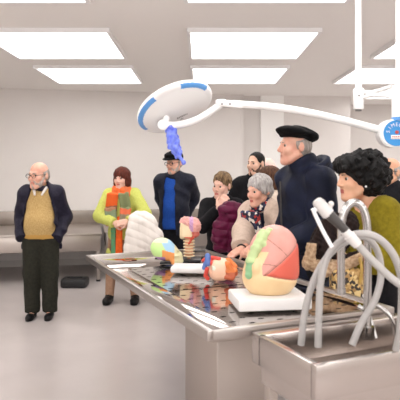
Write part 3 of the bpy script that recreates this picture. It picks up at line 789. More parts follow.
def make_person(P, label, sk, lip=None, male=True, hands=(), legs=True, h=.0075, hh=None, bare_legs=False):
    t = thing('person', label, 'person', tuple(P.root), P.yaw)
    S = SDF(); head_shape(S, P, male)
    nb = P.T((0, .006, .825)); S.cone(P.hc + P.hR @ (V3(0, .022, -.06) * P.hs), nb, .050 * P.hs if male else .044 * P.hs, .058 if male else .05, k=.02)
    if legs or True:
        torso(S, P, -.008)
        for sd in (-1, 1):
            limb_arm(S, P, sd, -.004, flat=False)
            S.cone(P.hip[sd], P.kn[sd], .050 * P.H, .033 * P.H, k=.03); S.cone(P.kn[sd], P.an[sd], .033 * P.H, .022 * P.H, k=.02)
            S.cone(P.an[sd], P.an[sd] + V3(0, -.08 * P.H, -.03 * P.H), .02 * P.H, .015 * P.H, k=.02)
    parts = [(S, h)] + [(x, .0035) for x in hands]
    hc, hR, hs = P.hc, P.hR, P.hs
    def pick(c):
        q = (c - hc) @ hR / hs
        return ((np.abs(q[:, 0]) < .019) & (q[:, 1] < -.084) & (q[:, 2] < -.0535) & (q[:, 2] > -.0735)).astype(int)
    solid('body', parts, [SK[sk], lip or LIPM], t, pick=pick)
    RE = Matrix(hR.tolist())
    for x in (-1, 1):
        bm = B(); r = .0125 * hs; M4 = Matrix.Translation(Vector(hc + hR @ (V3(x * .031, -.0725, .004) * hs))) @ RE.to_4x4()
        bmesh.ops.create_uvsphere(bm, u_segments=16, v_segments=10, radius=r, matrix=M4 @ Matrix.Rotation(PI / 2, 4, 'X'))
        o = obj('eye', bm, [M['eye'], M['iris']], t)
        inv = M4.inverted()
        for p in o.data.polygons:
            if (inv @ p.center).y < -r * .62: p.material_index = 1
    return t
def brows(P, t, m, thick=.0045):
    for x in (-1, 1):
        S = P.hf(SDF()); S.cone((x * .016, -.094, .026), (x * .043, -.084, .027), thick, thick * .7)
        solid('eyebrow', [(S, .0045)], m, t)
def spectacles(P, t, m=None):
    bm = B(); R = P.hR; wp_ = lambda *p: Vector(P.hc + R @ (V3(*p) * P.hs))
    R2 = Matrix((R @ np.array(Matrix.Rotation(PI / 2, 3, 'X'))).tolist())
    for x in (-1, 1):
        ring(bm, wp_(x * .032, -.108, .002), .0225 * P.hs, .0026, R2, n=20, m=6, sc=(1.1, .85)); tube(bm, [wp_(x * .054, -.106, .006), wp_(x * .078, -.06, .008), wp_(x * .080, .012, .006)], .0024, n=6, smooth=3)
    tube(bm, [wp_(-.010, -.109, .005), wp_(0, -.113, .008), wp_(.010, -.109, .005)], .0024, n=6, smooth=3)
    g = obj('glasses', bm, m or M['frame'], t)
    bm = B()
    for x in (-1, 1):
        M4 = Matrix.Translation(wp_(x * .032, -.108, .002)) @ R2.to_4x4() @ Matrix.Diagonal((1.1, .85, 1, 1))
        bmesh.ops.create_cone(bm, cap_ends=True, segments=20, radius1=.022 * P.hs, radius2=.022 * P.hs, depth=.0015, matrix=M4)
    obj('lens', bm, M['lens'], g)
def hair(P, t, style, m, seed=1, h=.006):
    S = P.hf(SDF()); name = 'hair'
    strands = lambda a, n: (lambda X, Y, Z: a * np.sin(n * np.arctan2(X, -(Y - .02) + 1e-6) + 20 * Z) + a * .6 * np.sin(90 * Z + 60 * X + 30 * Y))
    if style == 'short':
        S.ell((0, .016, .043), (.079, .096, .083)); S.ell((0, .05, -.02), (.068, .06, .06), k=.02)
        S.ell((0, -.115, -.02), (.10, .10, .122), mode='sub', k=.008); S.disp(strands(.0015, 40)); S.clip(lambda X, Y, Z: -(Z + .06) + .0 * X)
        S.clip(lambda X, Y, Z: np.minimum(-(Y + .005), -(Z - .01)) * 0 - 1)
    elif style == 'fringe':
        S.ell((0, .018, .018), (.081, .097, .07)); S.ell((0, .05, -.02), (.07, .058, .055), k=.02); S.ell((0, -.10, 0), (.12, .10, .14), mode='sub', k=.005)
        S.clip(lambda X, Y, Z: Z - .042 - .25 * (Y - .02) + 0 * X); S.clip(lambda X, Y, Z: -(Z + .065) + 0 * X); S.disp(strands(.002, 36))
    elif style == 'pixie':
        S.ell((0, .018, .046), (.086, .103, .088)); S.ell((0, .06, -.02), (.075, .055, .06), k=.03)
        for x in (-1, 1): S.ell((x * .068, .0, .008), (.018, .04, .04), k=.02)
        S.ell((0, -.125, -.045), (.085, .095, .10), mode='sub', k=.012); S.disp(strands(.0035, 26)); S.clip(lambda X, Y, Z: -(Z + .075) + 0 * X)
    elif style == 'crop':
        S.ell((0, .02, .052), (.085, .102, .088)); S.ell((0, .06, -.01), (.072, .05, .06), k=.02)
        S.ell((0, -.12, -.04), (.10, .10, .115), mode='sub', k=.01); S.disp(strands(.0035, 28)); S.clip(lambda X, Y, Z: -(Z + .06) + 0 * X)
    elif style == 'bob':
        S.ell((0, .014, .04), (.094, .11, .092)); S.ell((0, .045, -.05), (.085, .065, .08), k=.04)
        for x in (-1, 1): S.ell((x * .07, .005, -.045), (.03, .055, .075), k=.03)
        S.ell((0, -.115, -.055), (.056, .08, .085), mode='sub', k=.015); S.disp(strands(.003, 30)); S.clip(lambda X, Y, Z: -(Z + .11) + 0 * X)
    elif style == 'curly':
        r = np.random.RandomState(5); S.ell((0, .045, .04), (.118, .12, .10)); S.ell((0, .07, -.035), (.11, .09, .085), k=.03)
        S.ell((0, -.05, .085), (.09, .06, .05), k=.03)
        S.ell((0, -.13, -.045), (.08, .10, .095), mode='sub', k=.01)
        for i in range(330):
            v = unit(r.normal(0, 1, 3)); lowr = v[2] < 0
            c = V3(0, .045 + (.02 if lowr else 0), .03) + v * V3(.118, .122, .108); c += r.normal(0, .006, 3)
            if c[1] < -.045 and c[2] < .045: continue
            if c[1] < -.0 and c[2] < -.02 and abs(c[0]) < .1: continue
            if c[2] < -.1: continue
            S.ell(c, np.full(3, r.uniform(.014, .021)), k=.006)
        S.disp(lambda X, Y, Z: .005 * np.sin(115 * X + 2 * np.sin(60 * Z)) * np.sin(110 * Y + 2 * np.sin(70 * X)) + .004 * np.sin(140 * Z + 90 * X) * np.sin(120 * Y))
        for i in range(26):
            c = V3(r.uniform(-.07, .07), -.088 + r.uniform(-.015, .015), .065 + r.uniform(-.018, .03)); S.ell(c, np.full(3, r.uniform(.012, .018)), k=.005)
    S.frame(); return solid(name, [(S, h)], m, t)
def beard(P, t, m, thin=0.0, h=.006):
    S = P.hf(SDF())
    S.ell((0, -.034, -.06), (.061, .064, .068)); S.ell((0, -.076, -.103), (.03, .024, .026), k=.02)
    for x in (-1, 1): S.cone((x * .062, -.005, -.02), (x * .045, -.04, -.08), .016, .02, k=.02)
    S.cone((-.026, -.094, -.05), (0, -.1, -.045), .008, k=.01); S.cone((.026, -.094, -.05), (0, -.1, -.045), .008, k=.01)
    S.ell((0, -.10, .02), (.058, .06, .066), mode='sub', k=.01); S.ell((0, -.105, -.0635), (.019, .02, .006), mode='sub', k=.004)
    S.disp(lambda X, Y, Z: thin + .0016 * np.sin(160 * X + 90 * Z) + .001 * np.sin(220 * Z + 50 * Y)); S.frame()
    solid('beard', [(S, h)], m, t)
def top(P, t, name, m, off=.018, hem=.5, opening=None, seed=1, amp=.003, freq=26, arms=(-1, 1), flare=0.0, extra=None, puff=None, h=.008, pick=None, sleeve=.97, loose=1.1, last=None, ok=.06):
    S = SDF(); torso(S, P, off, k=ok); H = P.H
    S.ell((0, .004 * H, (hem - .01) * H), np.array((.104 + flare, .078 + flare * .7, .10)) * H * P.b + off, k=.08)
    S.clip(lambda X, Y, Z: hem * H - Z + 0 * X + 0 * Y)
    if opening:
        cx, w0, z0, w1, z1 = opening
        S.clip(lambda X, Y, Z: -np.maximum(np.abs(X - cx) - (w0 + (w1 - w0) * np.clip((Z - z0) / (z1 - z0), -.3, 1.3)), Y - .01))
    for sd in arms: limb_arm(S, P, sd, off, t=sleeve, loose=loose, k=.04)
    if extra: extra(S)
    S.disp(folds(seed, amp, freq))
    if puff: S.disp(puff)
    if last: last(S)
    return solid(name, [(S, h)], m, t, pick=pick)
def trousers(P, t, m, off=.012, seed=2, h=.009, w=1.0):
    S = SDF(); H = P.H
    S.ell((0, .004 * H, .52 * H), np.array((.098, .074, .09)) * H * P.b + off)
    for sd in (-1, 1):
        S.cone(P.hip[sd], P.kn[sd], .055 * H * w + off, .041 * H * w + off, k=.02); e = P.an[sd] + V3(0, -.004, -.008)
        S.cone(P.kn[sd], e, .041 * H * w + off, .034 * H * w + off, k=.02, flat=True)
    S.disp(folds(seed, .006, 20)); S.clip(lambda X, Y, Z: Z - .60 * H + 0 * X + 0 * Y)
    return solid('trousers', [(S, h)], m, t)
def shoes(P, t, m, big=1.0):
    for sd in (-1, 1):
        S = SDF(); x, y = P.an[sd][0], P.an[sd][1]; f = P.H / 1.7 * big
        S.ell((x, y + .005, .05 * f), (.043 * f, .055 * f, .05 * f)); S.ell((x * 1.06, y - .10 * f, .03 * f), (.046 * f, .10 * f, .042 * f), k=.04)
        S.cone((x, y + .03, .0), (x * 1.06, y - .15 * f, 0), .037 * f, .036 * f, k=.01)
        S.clip(lambda X, Y, Z: .002 - Z + 0 * X + 0 * Y); solid('shoe', [(S, .006)], m, t)
def collar(S, P, r=.03, R=.066, z=.835, tilt=12, flatz=1.4, y=.0):
    Rt = P.RL @ np.array(Matrix.Rotation(math.radians(tilt), 3, 'X'))
    S.tor(P.T((0, y, z)), R, R * .95, r, R=Rt, k=.02, flatz=flatz)

def folds(seed, amp, freq=24):
    """cloth folds: soft ridges running down and across, broken up so they do not repeat"""
    r = np.random.RandomState(seed); ph = r.uniform(0, 6, 8); f = freq
    def fn(X, Y, Z):
        wx = .05 * np.sin(9 * Z + ph[0]) + .03 * np.sin(17 * Z + 8 * X + ph[1])
        a = 1 - np.abs(np.sin(f * .9 * (X + wx) + 6 * Y + ph[2])) * 1.6
        b = 1 - np.abs(np.sin(f * .55 * (Z + .6 * np.abs(X) + .5 * wx) + 5 * Y + ph[3])) * 1.6
        c = np.sin(f * 1.7 * (.5 * X + Z) + f * Y + ph[4]) * .35
        m = .5 + .5 * np.sin(7 * Z + 5 * X + ph[5])
        return -amp * .5 * (a * m + b * (1 - m) * 1.2 + c)
    return fn
F = {}
def fab(n, c, c2=None, rough=.85, scale=40, bump=.25, bscale=120, sheen=.0, **k): F[n] = mat(n, c, rough, c2=c2, scale=scale, bump=bump, bscale=bscale, sheen=sheen, **k); F[n].node_tree.nodes['Principled BSDF'].inputs['Specular IOR Level'].default_value = .18; return F[n]
fab('navy_nylon', (27, 25, 40), (37, 34, 50), .55); fab('mustard_knit', (196, 166, 112), (176, 144, 92), scale=90, bump=.5)
fab('sweater_band', (190, 148, 80), None); fab('dark_green_wool', (38, 38, 32), (47, 46, 38)); fab('shirt_white', (226, 220, 214))
fab('lime_knit', (206, 210, 112), (194, 199, 100), scale=60); fab('tan_skirt', (150, 116, 90), (134, 100, 76)); fab('puffer_white', (240, 232, 224), None, .5, bump=.15, bscale=40)
fab('black_cloth', (14, 13, 16), (21, 20, 24)); fab('dark_navy', (22, 24, 36), (31, 34, 48), .6); fab('blue_knit', (34, 78, 164), (27, 66, 146), scale=80)
fab('burgundy_nylon', (98, 20, 58), (76, 12, 44), .4, scale=14, bump=.2, bscale=30); fab('charcoal', (22, 22, 27), (30, 30, 35)); fab('cream_knit', (224, 208, 192), (212, 194, 178))
fab('beige_jacket', (204, 182, 166), (192, 170, 154), .7); fab('coat_navy', (13, 17, 34), (24, 30, 52), .6, scale=9); fab('olive_knit', (126, 112, 24), (110, 98, 18), scale=50)
fab('felt_black', (8, 8, 10), (13, 12, 15), bump=.6, bscale=200); fab('fur_tan', (198, 172, 142), (160, 130, 100), scale=60, bump=1, bscale=120); fab('dark_fur', (40, 28, 25), (26, 18, 18), scale=30, bump=.8, bscale=70, stretch=(1, 1, .3))
fab('grey_knit', (120, 116, 116), (104, 100, 100)); fab('shoe_black', (22, 21, 22), None, .45); fab('green_dark', (70, 74, 50), (60, 62, 44))
def hairmat(n, c, c2, scale=26): F[n] = mat(n, c, .6, c2=c2, scale=scale, bump=.5, bscale=60, stretch=(2.2, 2.2, .5)); F[n].node_tree.nodes['Principled BSDF'].inputs['Specular IOR Level'].default_value = .22
hairmat('hair_grey', (176, 166, 158), (140, 130, 124)); hairmat('hair_red', (104, 48, 34), (64, 28, 22)); hairmat('hair_blond_brown', (150, 122, 88), (78, 60, 44))
hairmat('hair_black', (16, 13, 13), (24, 20, 19)); hairmat('hair_brown', (98, 66, 46), (66, 42, 30)); hairmat('hair_silver', (196, 190, 186), (150, 144, 142)); hairmat('hair_curly', (8, 7, 7), (15, 13, 13)); hairmat('beard_grey', (196, 182, 172), (150, 134, 126)); hairmat('stubble', (96, 72, 60), (70, 52, 44))
hairmat('beard_dark', (120, 100, 90), (80, 66, 60))
SCARF = mat('scarf_wrap', (244, 108, 42), .85, c2=(214, 112, 70), scale=9, bump=.3)
SCARFL = ramp_mat('scarf_left', [(0, (226, 112, 84)), (.22, (126, 142, 112)), (.44, (168, 120, 90)), (.52, (246, 106, 40))], 2, 2.0, -1.8, warp=.08, wscale=10)
SCARFR = ramp_mat('scarf_right', [(0, (242, 104, 44)), (.22, (150, 136, 112)), (.36, (228, 112, 76)), (.50, (132, 140, 98))], 2, 2.0, -1.8, warp=.10, wscale=12)
fab('scarf_green', (84, 158, 118), (108, 140, 96)); fab('scarf_orange', (242, 104, 44), (226, 96, 40)); fab('tights', (178, 142, 118), (166, 130, 106))
SCARF2 = voro_mat('scarf_patterned', [(30, 34, 58), (226, 216, 206), (40, 44, 72), (28, 30, 50), (170, 52, 52), (60, 70, 104)], 46)
SCARF3 = ramp_mat('scarf_end_stripes', [(0, (34, 38, 62)), (.3, (170, 60, 50)), (.55, (34, 40, 64)), (.8, (206, 196, 190))], 2, 9, 0)
LEO = voro_mat('leopard_print', [(196, 164, 104), (52, 38, 28), (176, 140, 84), (210, 184, 128), (40, 30, 24), (150, 116, 66)], 60, .5)
GOLD = mat('gold_chain', (206, 176, 104), .3, 1)

# 1 -- bald man with glasses, left
P = Pose(41, 5.75, 1.61, 3, (-26, 4, 0), 1.12, .93, .04, neckf=.012)
P.hc = P.hc + V3(-.015, 0, 0)
for sd in (-1, 1): P.arm(sd, V3(sd * .175, -.06, .85), V3(sd * .4, 1, -.1))
t = make_person(P, 'bald man with grey beard and glasses in an open navy jacket over a mustard sweater', 'rosy', h=.007)
hair(P, t, 'fringe', F['hair_grey']); beard(P, t, F['beard_grey'], .003); brows(P, t, F['hair_grey']); spectacles(P, t)
top(P, t, 'sweater', [F['mustard_knit'], F['sweater_band']], .016, .515, seed=4, amp=.004, arms=(), pick=lambda c: (c[:, 2] < .875).astype(int))
def ex(S): collar(S, P, .022, .07, .845, 16)
def lst(S):
    S.clip(lambda X, Y, Z: -np.maximum(np.abs(X + .015) - (.175 - (Z - .85) * .21), Y + .03))
top(P, t, 'jacket', F['navy_nylon'], .034, .44, seed=6, amp=.012, extra=ex, flare=.012, loose=1.05, opening=(.0, .195, .85, .095, 1.33), sleeve=1.12)
for x in (-1, 1):
    S = SDF(); S.cone(P.T((x * .040, -.03, .838)), P.T((x * .022, -.072, .795)), .016, .011, k=.005); solid('shirt_collar', [(S, .005)], F['shirt_white'], t)
trousers(P, t, F['dark_green_wool'], .016, w=1.1); shoes(P, t, F['shoe_black'])

# 2 -- woman in lime cardigan
P = Pose(122, 6.45, 1.56, 0, (-20, 6, 0), 1.02, .92, .01, feet=.095)
for sd in (-1, 1): P.kn[sd][0] = sd * .12
P.arm(-1, V3(-.05, -.23, .935), V3(-1, .1, -.5)); P.arm(1, V3(.09, -.24, .955), V3(1, .2, -.3))
hs_ = [hand(P, -1, (.95, -.2, -.1), (0, .9, -.2), -1, .45, .95), hand(P, 1, (-.9, -.3, -.15), (0, .8, -.5), 1, .4, .95)]
t = make_person(P, 'red-haired woman in a lime green cardigan with a long orange plaid scarf', 'pale', LIP, False, hs_, h=.007)
hair(P, t, 'bob', F['hair_red']); brows(P, t, F['hair_red'], .0035)
top(P, t, 'cardigan', F['lime_knit'], .022, .37, seed=9, amp=.008, flare=.012, loose=1.25)
for sd in (-1, 1):
    S = SDF(); S.cone(P.kn[sd], P.an[sd], .034 * P.H + .012, .024 * P.H + .012); S.cone(P.hip[sd], P.kn[sd], .05 * P.H, .034 * P.H + .012, k=.02); solid('stocking', [(S, .007)], F['tights'], t)
S = SDF(); S.cone((0, 0, .62), (0, 0, .36), .16, .19, flat=True); S.disp(wrinkle(5, .004, 20, .2)); solid('skirt', [(S, .009)], F['tan_skirt'], t)
shoes(P, t, F['shoe_black'], 1.25)
S = SDF(); collar(S, P, .036, .075, .842, 14, 1.1, -.006); collar(S, P, .03, .09, .815, 22, 1.0, -.012)
S.disp(wrinkle(12, .006, 40)); sc = solid('scarf', [(S, .006)], SCARF, t)
for m_, w_, pts in ((SCARFL, .066, ((-.085, -.125, 1.25), (-.10, -.185, 1.08), (-.085, -.19, .93))), (SCARFR, .06, ((.045, -.13, 1.25), (.068, -.185, 1.08), (.06, -.19, .94))), (F['scarf_green'], .03, ((-.075, -.16, .98), (-.078, -.17, .56))), (F['scarf_orange'], .034, ((-.01, -.165, .98), (-.012, -.175, .55)))):
    S = SDF()
    for a_, b_ in zip(pts, pts[1:]): S.box((V3(*a_) + V3(*b_)) / 2, (w_, .018, abs(a_[2] - b_[2]) / 2 + .03), .014, R=np.array(Matrix.Rotation(math.atan2(b_[0] - a_[0], b_[2] - a_[2]) + PI, 3, 'Y') @ Matrix.Rotation(-math.atan2(b_[1] - a_[1], a_[2] - b_[2]), 3, 'X')), k=.02)
    S.disp(lambda X, Y, Z: .006 * np.sin(70 * X + 4 * Z)); solid('scarf_end', [(S, .006)], m_, t)

def bundle(name, label, cat, px, py, Y, prims, mats, disp=None, pick=None, h=.006, group=None):
    """folded cloth built of rounded lumps; prims in picture-sized millimetres around a point in the room"""
    c = at(px, py, Y); k_ = Y / FPX; S = SDF()
    for kind, *a_ in prims:
        if kind == 'e': (x, y, dy), (rx, ry, rd), ang = a_; S.ell(((x - px) * k_, dy, (py - y) * k_), (rx * k_, rd, ry * k_), R=np.array(Matrix.Rotation(math.radians(ang), 3, 'Y')), k=.03)
        if kind == 'c': (x0, y0, d0), (x1, y1, d1), r0, r1 = a_; S.cone(((x0 - px) * k_, d0, (py - y0) * k_), ((x1 - px) * k_, d1, (py - y1) * k_), r0, r1, k=.02)
        if kind == 's': (x, y, dy), (rx, ry, rd), ang = a_; S.ell(((x - px) * k_, dy, (py - y) * k_), (rx * k_, rd, ry * k_), R=np.array(Matrix.Rotation(math.radians(ang), 3, 'Y')), k=.015, mode='sub')
    for d in (disp or ()): S.disp(d)
    o = solid(name, [(S, h)], mats, pick=(lambda q: pick(px + q[:, 0] / k_, py - q[:, 2] / k_, q[:, 1])) if pick else None); o.location = c
    return tag(o, label, cat, group)
bundle('coat', 'white quilted puffer coat draped over the arm of the lime green woman', 'coat', 142, 232, 6.12,
       [('e', (143, 222, 0), (15, 11, .08), 20), ('e', (146, 236, 0), (15, 17, .08), 0), ('e', (134, 233, -.02), (8, 18, .06), 8), ('e', (154, 240, .0), (9, 13, .07), 15), ('e', (133, 250, 0), (9, 14, .06), 0), ('e', (148, 256, 0), (12, 12, .06), 0)],
       F['puffer_white'], [lambda X, Y, Z: -.008 * np.sqrt(np.abs(np.sin(PI * (Z + .45 * X + .9 * X * X) / .085))) + .004, wrinkle(3, .006, 34)])

# 3 -- man in black cap
P = Pose(174.5, 6.75, 1.75, -6, (-26, 8, 0), 1.08, .94, .02)
for sd in (-1, 1): P.arm(sd, V3(sd * .10, .15, .95), V3(sd * .35, 1, 0))
t = make_person(P, 'man in black cap, glasses and dark navy jacket over a blue sweater', 'rosy')
hair(P, t, 'fringe', F['hair_grey']); beard(P, t, F['beard_grey'], .003); spectacles(P, t)
S = P.hf(SDF()); S.ell((0, .012, .058), (.096, .114, .075)); S.ell((0, -.02, .092), (.09, .105, .034), k=.03); S.clip(lambda X, Y, Z: .026 - .25 * Y - Z + 0 * X); S.ell((0, -.10, .058), (.078, .058, .013), k=.015, R=np.array(Matrix.Rotation(math.radians(10), 3, 'X'))); S.frame()
solid('cap', [(S, .006)], F['felt_black'], t)
top(P, t, 'sweater', F['blue_knit'], .014, .47, seed=4, arms=())
def ex(S): collar(S, P, .03, .08, .838, 18, 1.2, .01)
top(P, t, 'jacket', F['dark_navy'], .032, .43, (-.045, .085, .8, .06, 1.45), seed=16, amp=.012, extra=ex, loose=1.3, flare=.008)
trousers(P, t, F['charcoal']); shoes(P, t, F['shoe_black'])

# 4 -- woman with burgundy coat
P = Pose(222, 5.1, 1.50, -10, (-24, 8, 4), .95, .92, 0)
P.arm(-1, P.L(219, 208, 4.86), V3(-.8, .1, -1)); P.arm(1, P.L(229, 214, 4.84), V3(1, .2, -.5))
hs_ = [hand(P, -1, P.LD((.45, -.1, .85)), P.LD((.5, .8, .1)), 1, .65, .95)]
t = make_person(P, 'short-haired woman in a black top with one hand raised to her chin', 'pale', LIP, False, hs_)
hair(P, t, 'crop', F['hair_blond_brown'], h=.005); brows(P, t, F['hair_brown'], .003)
def ex(S): collar(S, P, .018, .056, .845, 10, 1.8)
top(P, t, 'top', F['black_cloth'], .018, .46, seed=21, extra=ex, amp=.007, sleeve=.94)
trousers(P, t, F['black_cloth']); shoes(P, t, F['shoe_black'])
bundle('coat', 'burgundy puffer coat held folded in front of the woman with hand to chin', 'coat', 230, 230, 4.74,
       [('e', (229, 231, 0), (13, 23, .055), 0), ('e', (233, 211, 0), (11, 9, .07), 10), ('e', (239, 222, .01), (8, 16, .06), -12), ('e', (219, 236, 0), (7, 17, .05), 0), ('e', (238, 241, 0), (10, 12, .05), 0), ('e', (242, 226, .01), (6, 16, .06), -10), ('e', (224, 209, -.01), (5, 5, .05), 0)],
       F['burgundy_nylon'], [lambda X, Y, Z: -.014 * np.sqrt(np.abs(np.sin(PI * (Z + .12 * X) / .07))) + .008, wrinkle(31, .007, 44, 1), lambda X, Y, Z: .012 * np.exp(-((X + .01 - .1 * Z) / .008) ** 2) * (Z < .1)])

# 5 -- bearded man in black behind
P = Pose(256.5, 5.8, 1.715, -22, (-22, 2, 0), 1.0, 1.0, .01)
t = make_person(P, 'dark-haired man with short beard in a black high-collared jacket at the back', 'olive')
hair(P, t, 'short', F['hair_black']); beard(P, t, F['stubble'], .003); brows(P, t, F['hair_black'])
def ex(S): collar(S, P, .026, .07, .85, 14, 1.9)
top(P, t, 'jacket', F['black_cloth'], .034, .44, seed=24, extra=ex, amp=.007, loose=1.3)
trousers(P, t, F['charcoal']); shoes(P, t, F['shoe_black'])

# 6 -- bald pale head behind
P = Pose(267.5, 6.45, 1.67, 30, (20, 0, 0), .98, 1.0)
t = make_person(P, 'bald person whose pale pink head shows between the bearded man and the brown-haired woman', 'pink')
top(P, t, 'sweater', F['grey_knit'], .02, .46, seed=34); trousers(P, t, F['charcoal']); shoes(P, t, F['shoe_black'])

# 7 -- brown-haired woman behind
P = Pose(270.5, 5.25, 1.56, -105, (-10, 6, 0), 1.0, .95)
t = make_person(P, 'brown-haired woman in a cream top, half hidden behind the grey-haired woman', 'warm', LIP, False)
hair(P, t, 'bob', F['hair_brown']); top(P, t, 'cardigan', F['cream_knit'], .025, .42, seed=44); trousers(P, t, F['charcoal']); shoes(P, t, F['shoe_black'])

# 8 -- grey-haired woman with patterned scarf
P = Pose(269, 4.42, 1.50, -46, (-8, 10, 0), 1.0, .93, .01, lean=10)
P.arm(-1, P.L(241, 250.5, 4.04), V3(-1, .6, -.6)); P.arm(1, P.L(259, 244, 3.98), V3(1, .4, -.4))
hs_ = [hand(P, -1, P.LD((-.75, -.4, -.45)), P.LD((0, .2, -1)), 1, .3, .95), hand(P, 1, P.LD((-.8, -.3, -.35)), P.LD((0, .2, -1)), -1, .4, .95)]
t = make_person(P, 'grey-haired woman in a beige jacket and patterned navy scarf, hand on the table', 'rosy', LIP, False, hs_, h=.0065)
hair(P, t, 'pixie', F['hair_silver'], h=.005); brows(P, t, F['hair_silver'], .003)
top(P, t, 'shirt', F['coat_navy'], .012, .5, seed=2, arms=())
def ex(S): collar(S, P, .022, .082, .828, 20, 1.3, .012)
top(P, t, 'jacket', F['beige_jacket'], .036, .44, (-.0, .10, .7, .075, 1.2), seed=52, extra=ex, amp=.010, loose=1.3, flare=.01, sleeve=.95, h=.007)
S = SDF(); collar(S, P, .030, .062, .845, 18, 1.1, -.01)
for x in (-.045, .045):
    S.box(P.T((x / P.H, -.094, .70)), (.048, .02, .20), .016, R=P.RL @ np.array(Matrix.Rotation(math.radians(4), 3, 'X')), k=.02)
S.disp(wrinkle(61, .005, 46)); sc = solid('scarf', [(S, .006)], [SCARF2, SCARF3], t, pick=lambda c: (c[:, 2] < .98).astype(int))
bm = B(); ring(bm, Vector(P.wr[-1]), .03, .006, Matrix((unit(P.wr[-1] - P.el[-1])).tolist() and Vector(unit(P.wr[-1] - P.el[-1])).to_track_quat('Z', 'Y').to_matrix())); obj('bracelet', bm, M['black'], t)
trousers(P, t, F['charcoal']); shoes(P, t, F['shoe_black'])

# 9 -- tall man with black beret
P = Pose(305, 3.9, 1.82, -64, (-14, 0, 0), 1.06, 1.0, .012, lean=2, neckf=.022)
P.arm(1, P.L(286, 246, 3.62), V3(.3, 1, -.4)); P.arm(-1, P.L(284, 250, 3.95), V3(-.3, 1, -.4))
t = make_person(P, 'tall elderly man in a black beret and navy hooded coat, seen in profile', 'rosy', h=.006)
hair(P, t, 'fringe', F['hair_grey'], h=.005); brows(P, t, F['hair_grey'])
S = P.hf(SDF()); S.ell((0, .008, .090), (.124, .138, .034), R=np.array(Matrix.Rotation(math.radians(-10), 3, 'X'))); S.ell((0, .0, .10), (.09, .10, .032), k=.03); S.ell((0, .10, .062), (.095, .055, .036), k=.03)
S.tor((0, .012, .058), .083, .099, .010, R=np.array(Matrix.Rotation(math.radians(-8), 3, 'X')), k=.012); S.cone((0, .0, .12), (0, .0, .132), .006, .004, k=.01); S.disp(wrinkle(7, .003, 50)); S.frame()
solid('beret', [(S, .005)], F['felt_black'], t)
def ex(S):
    collar(S, P, .022, .084, .872, 14, 2.3, -.002)
top(P, t, 'coat', F['coat_navy'], .036, .36, seed=72, extra=ex, amp=.015, loose=1.45, flare=.012, h=.007, freq=22)
S = SDF(); S.ell(P.T((0, .078, .835)), (.140, .085, .10), R=np.array(Matrix.Rotation(math.radians(28), 3, 'X'))); S.ell(P.T((0, .108, .765)), (.105, .06, .075), k=.03)
S.tor(P.T((0, .045, .858)), .125, .105, .022, R=np.array(Matrix.Rotation(math.radians(30), 3, 'X')), k=.015)
S.ell(P.T((0, .0, .90)), (.085, .10, .08), mode='sub', k=.02); S.disp(folds(77, .010, 30)); solid('hood', [(S, .006)], F['coat_navy'], t)
bm = B(); tube(bm, [Vector(P.T((0, -.105, z))) for z in (.80, .70, .60, .5)], .006); obj('zip', bm, M['dark_plastic'], t)
trousers(P, t, F['charcoal']); shoes(P, t, F['shoe_black'])

# 10 -- curly-haired woman
P = Pose(374, 3.36, 1.615, -80, (4, 6, 0), 1.10, 1.04, .01, lean=3, neckf=.038)
P.arm(1, P.L(345, 258, 3.16), V3(.5, 1, -.6)); P.arm(-1, P.L(338, 256, 3.4), V3(-.5, 1, -.5))
hs_ = [hand(P, 1, P.LD((-.9, .1, .1)), P.LD((0, .9, -.4)), -1, .6, .95)]
t = make_person(P, 'woman with big black curly hair in an olive green sweater', 'warm', LIP, False, hs_, h=.006)
hair(P, t, 'curly', F['hair_curly'], h=.005); brows(P, t, F['hair_black'], .004)
for x in (-1, 1):
    bm = B(); ball(bm, Vector(P.hc + P.hR @ (V3(x * .083, .004, -.045) * P.hs)), .007, 12); obj('earring', bm, M['white_plastic'], t)
def ex(S):
    S.frame(P.T((0, 0, .8)), P.RL); S.clip(lambda X, Y, Z: -np.maximum(-(Z - .030 - .60 * Y), np.abs(X) - .125)); S.frame()
top(P, t, 'sweater', F['olive_knit'], .026, .585, seed=82, extra=ex, amp=.010, loose=1.45, h=.007, freq=20, sleeve=.95)
trousers(P, t, F['black_cloth']); shoes(P, t, F['shoe_black'])
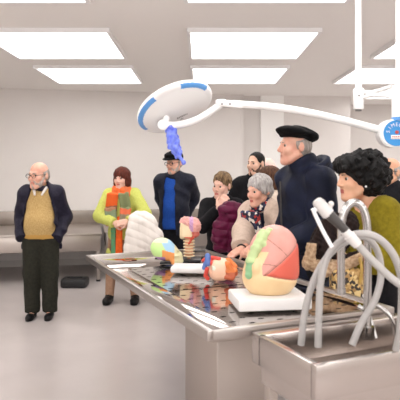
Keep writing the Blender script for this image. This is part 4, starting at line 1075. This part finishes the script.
bundle('fur_coat', 'dark brown fur coat with tan trim draped over the olive-sleeved arm', 'coat', 328, 250, 3.10,
       [('e', (330, 240, 0), (15, 25, .06), 0), ('e', (320, 250, 0), (11, 22, .05), 10), ('e', (340, 232, 0), (10, 18, .06), 0), ('e', (350, 228, 0), (9, 17, .06), 0),
        ('c', (311, 246, -.03), (309, 262, -.03), .028, .034), ('c', (309, 262, -.03), (322, 269, -.04), .034, .034), ('c', (322, 269, -.04), (340, 264, -.05), .034, .032), ('c', (340, 264, -.05), (354, 256, -.06), .032, .036)],
       [F['dark_fur'], F['fur_tan']], [wrinkle(91, .006, 60, .3), lambda X, Y, Z: .004 * np.sin(160 * X + 60 * Z) * np.sin(140 * Z + 90 * Y)],
       pick=lambda x, y, d: ((y > 258 - np.clip(x - 340, 0, 20) * .5) | ((x < 314.5) & (y > 242))).astype(int))
hb = thing('handbag', 'leopard print handbag with gold chain hanging below the fur coat', 'handbag', at(346, 285, 3.05))
k_ = 3.05 / FPX
S = SDF(); S.box((0, 0, -.0), (16 * k_, .05, 17 * k_), .035); S.disp(wrinkle(95, .003, 40)); solid('bag_body', [(S, .005)], LEO, hb)
bm = B()
for i in range(16):
    q = i / 15; p = Vector(((357 - 346 + 1.5 * math.sin(PI * q)) * k_, -.058, (285 - 258 - 22 * q) * k_)); ring(bm, p, .0085, .0025, Matrix.Rotation(PI / 2 * (i % 2), 3, 'Z') @ Matrix.Rotation(PI / 2, 3, 'X'), n=12, m=6, sc=(.8, 1.3))
obj('chain', bm, GOLD, hb)

# 11 -- man with glasses, right edge
P = Pose(391, 4.9, 1.635, -58, (-4, 2, 0), 1.04, 1.0, .02)
t = make_person(P, 'balding man with glasses in a dark jacket at the right edge', 'warm')
hair(P, t, 'fringe', F['hair_silver']); spectacles(P, t); brows(P, t, F['hair_grey'])
def ex(S): collar(S, P, .024, .072, .84, 14, 1.5)
top(P, t, 'jacket', F['charcoal'], .036, .44, seed=92, extra=ex); trousers(P, t, F['charcoal']); shoes(P, t, F['shoe_black'])
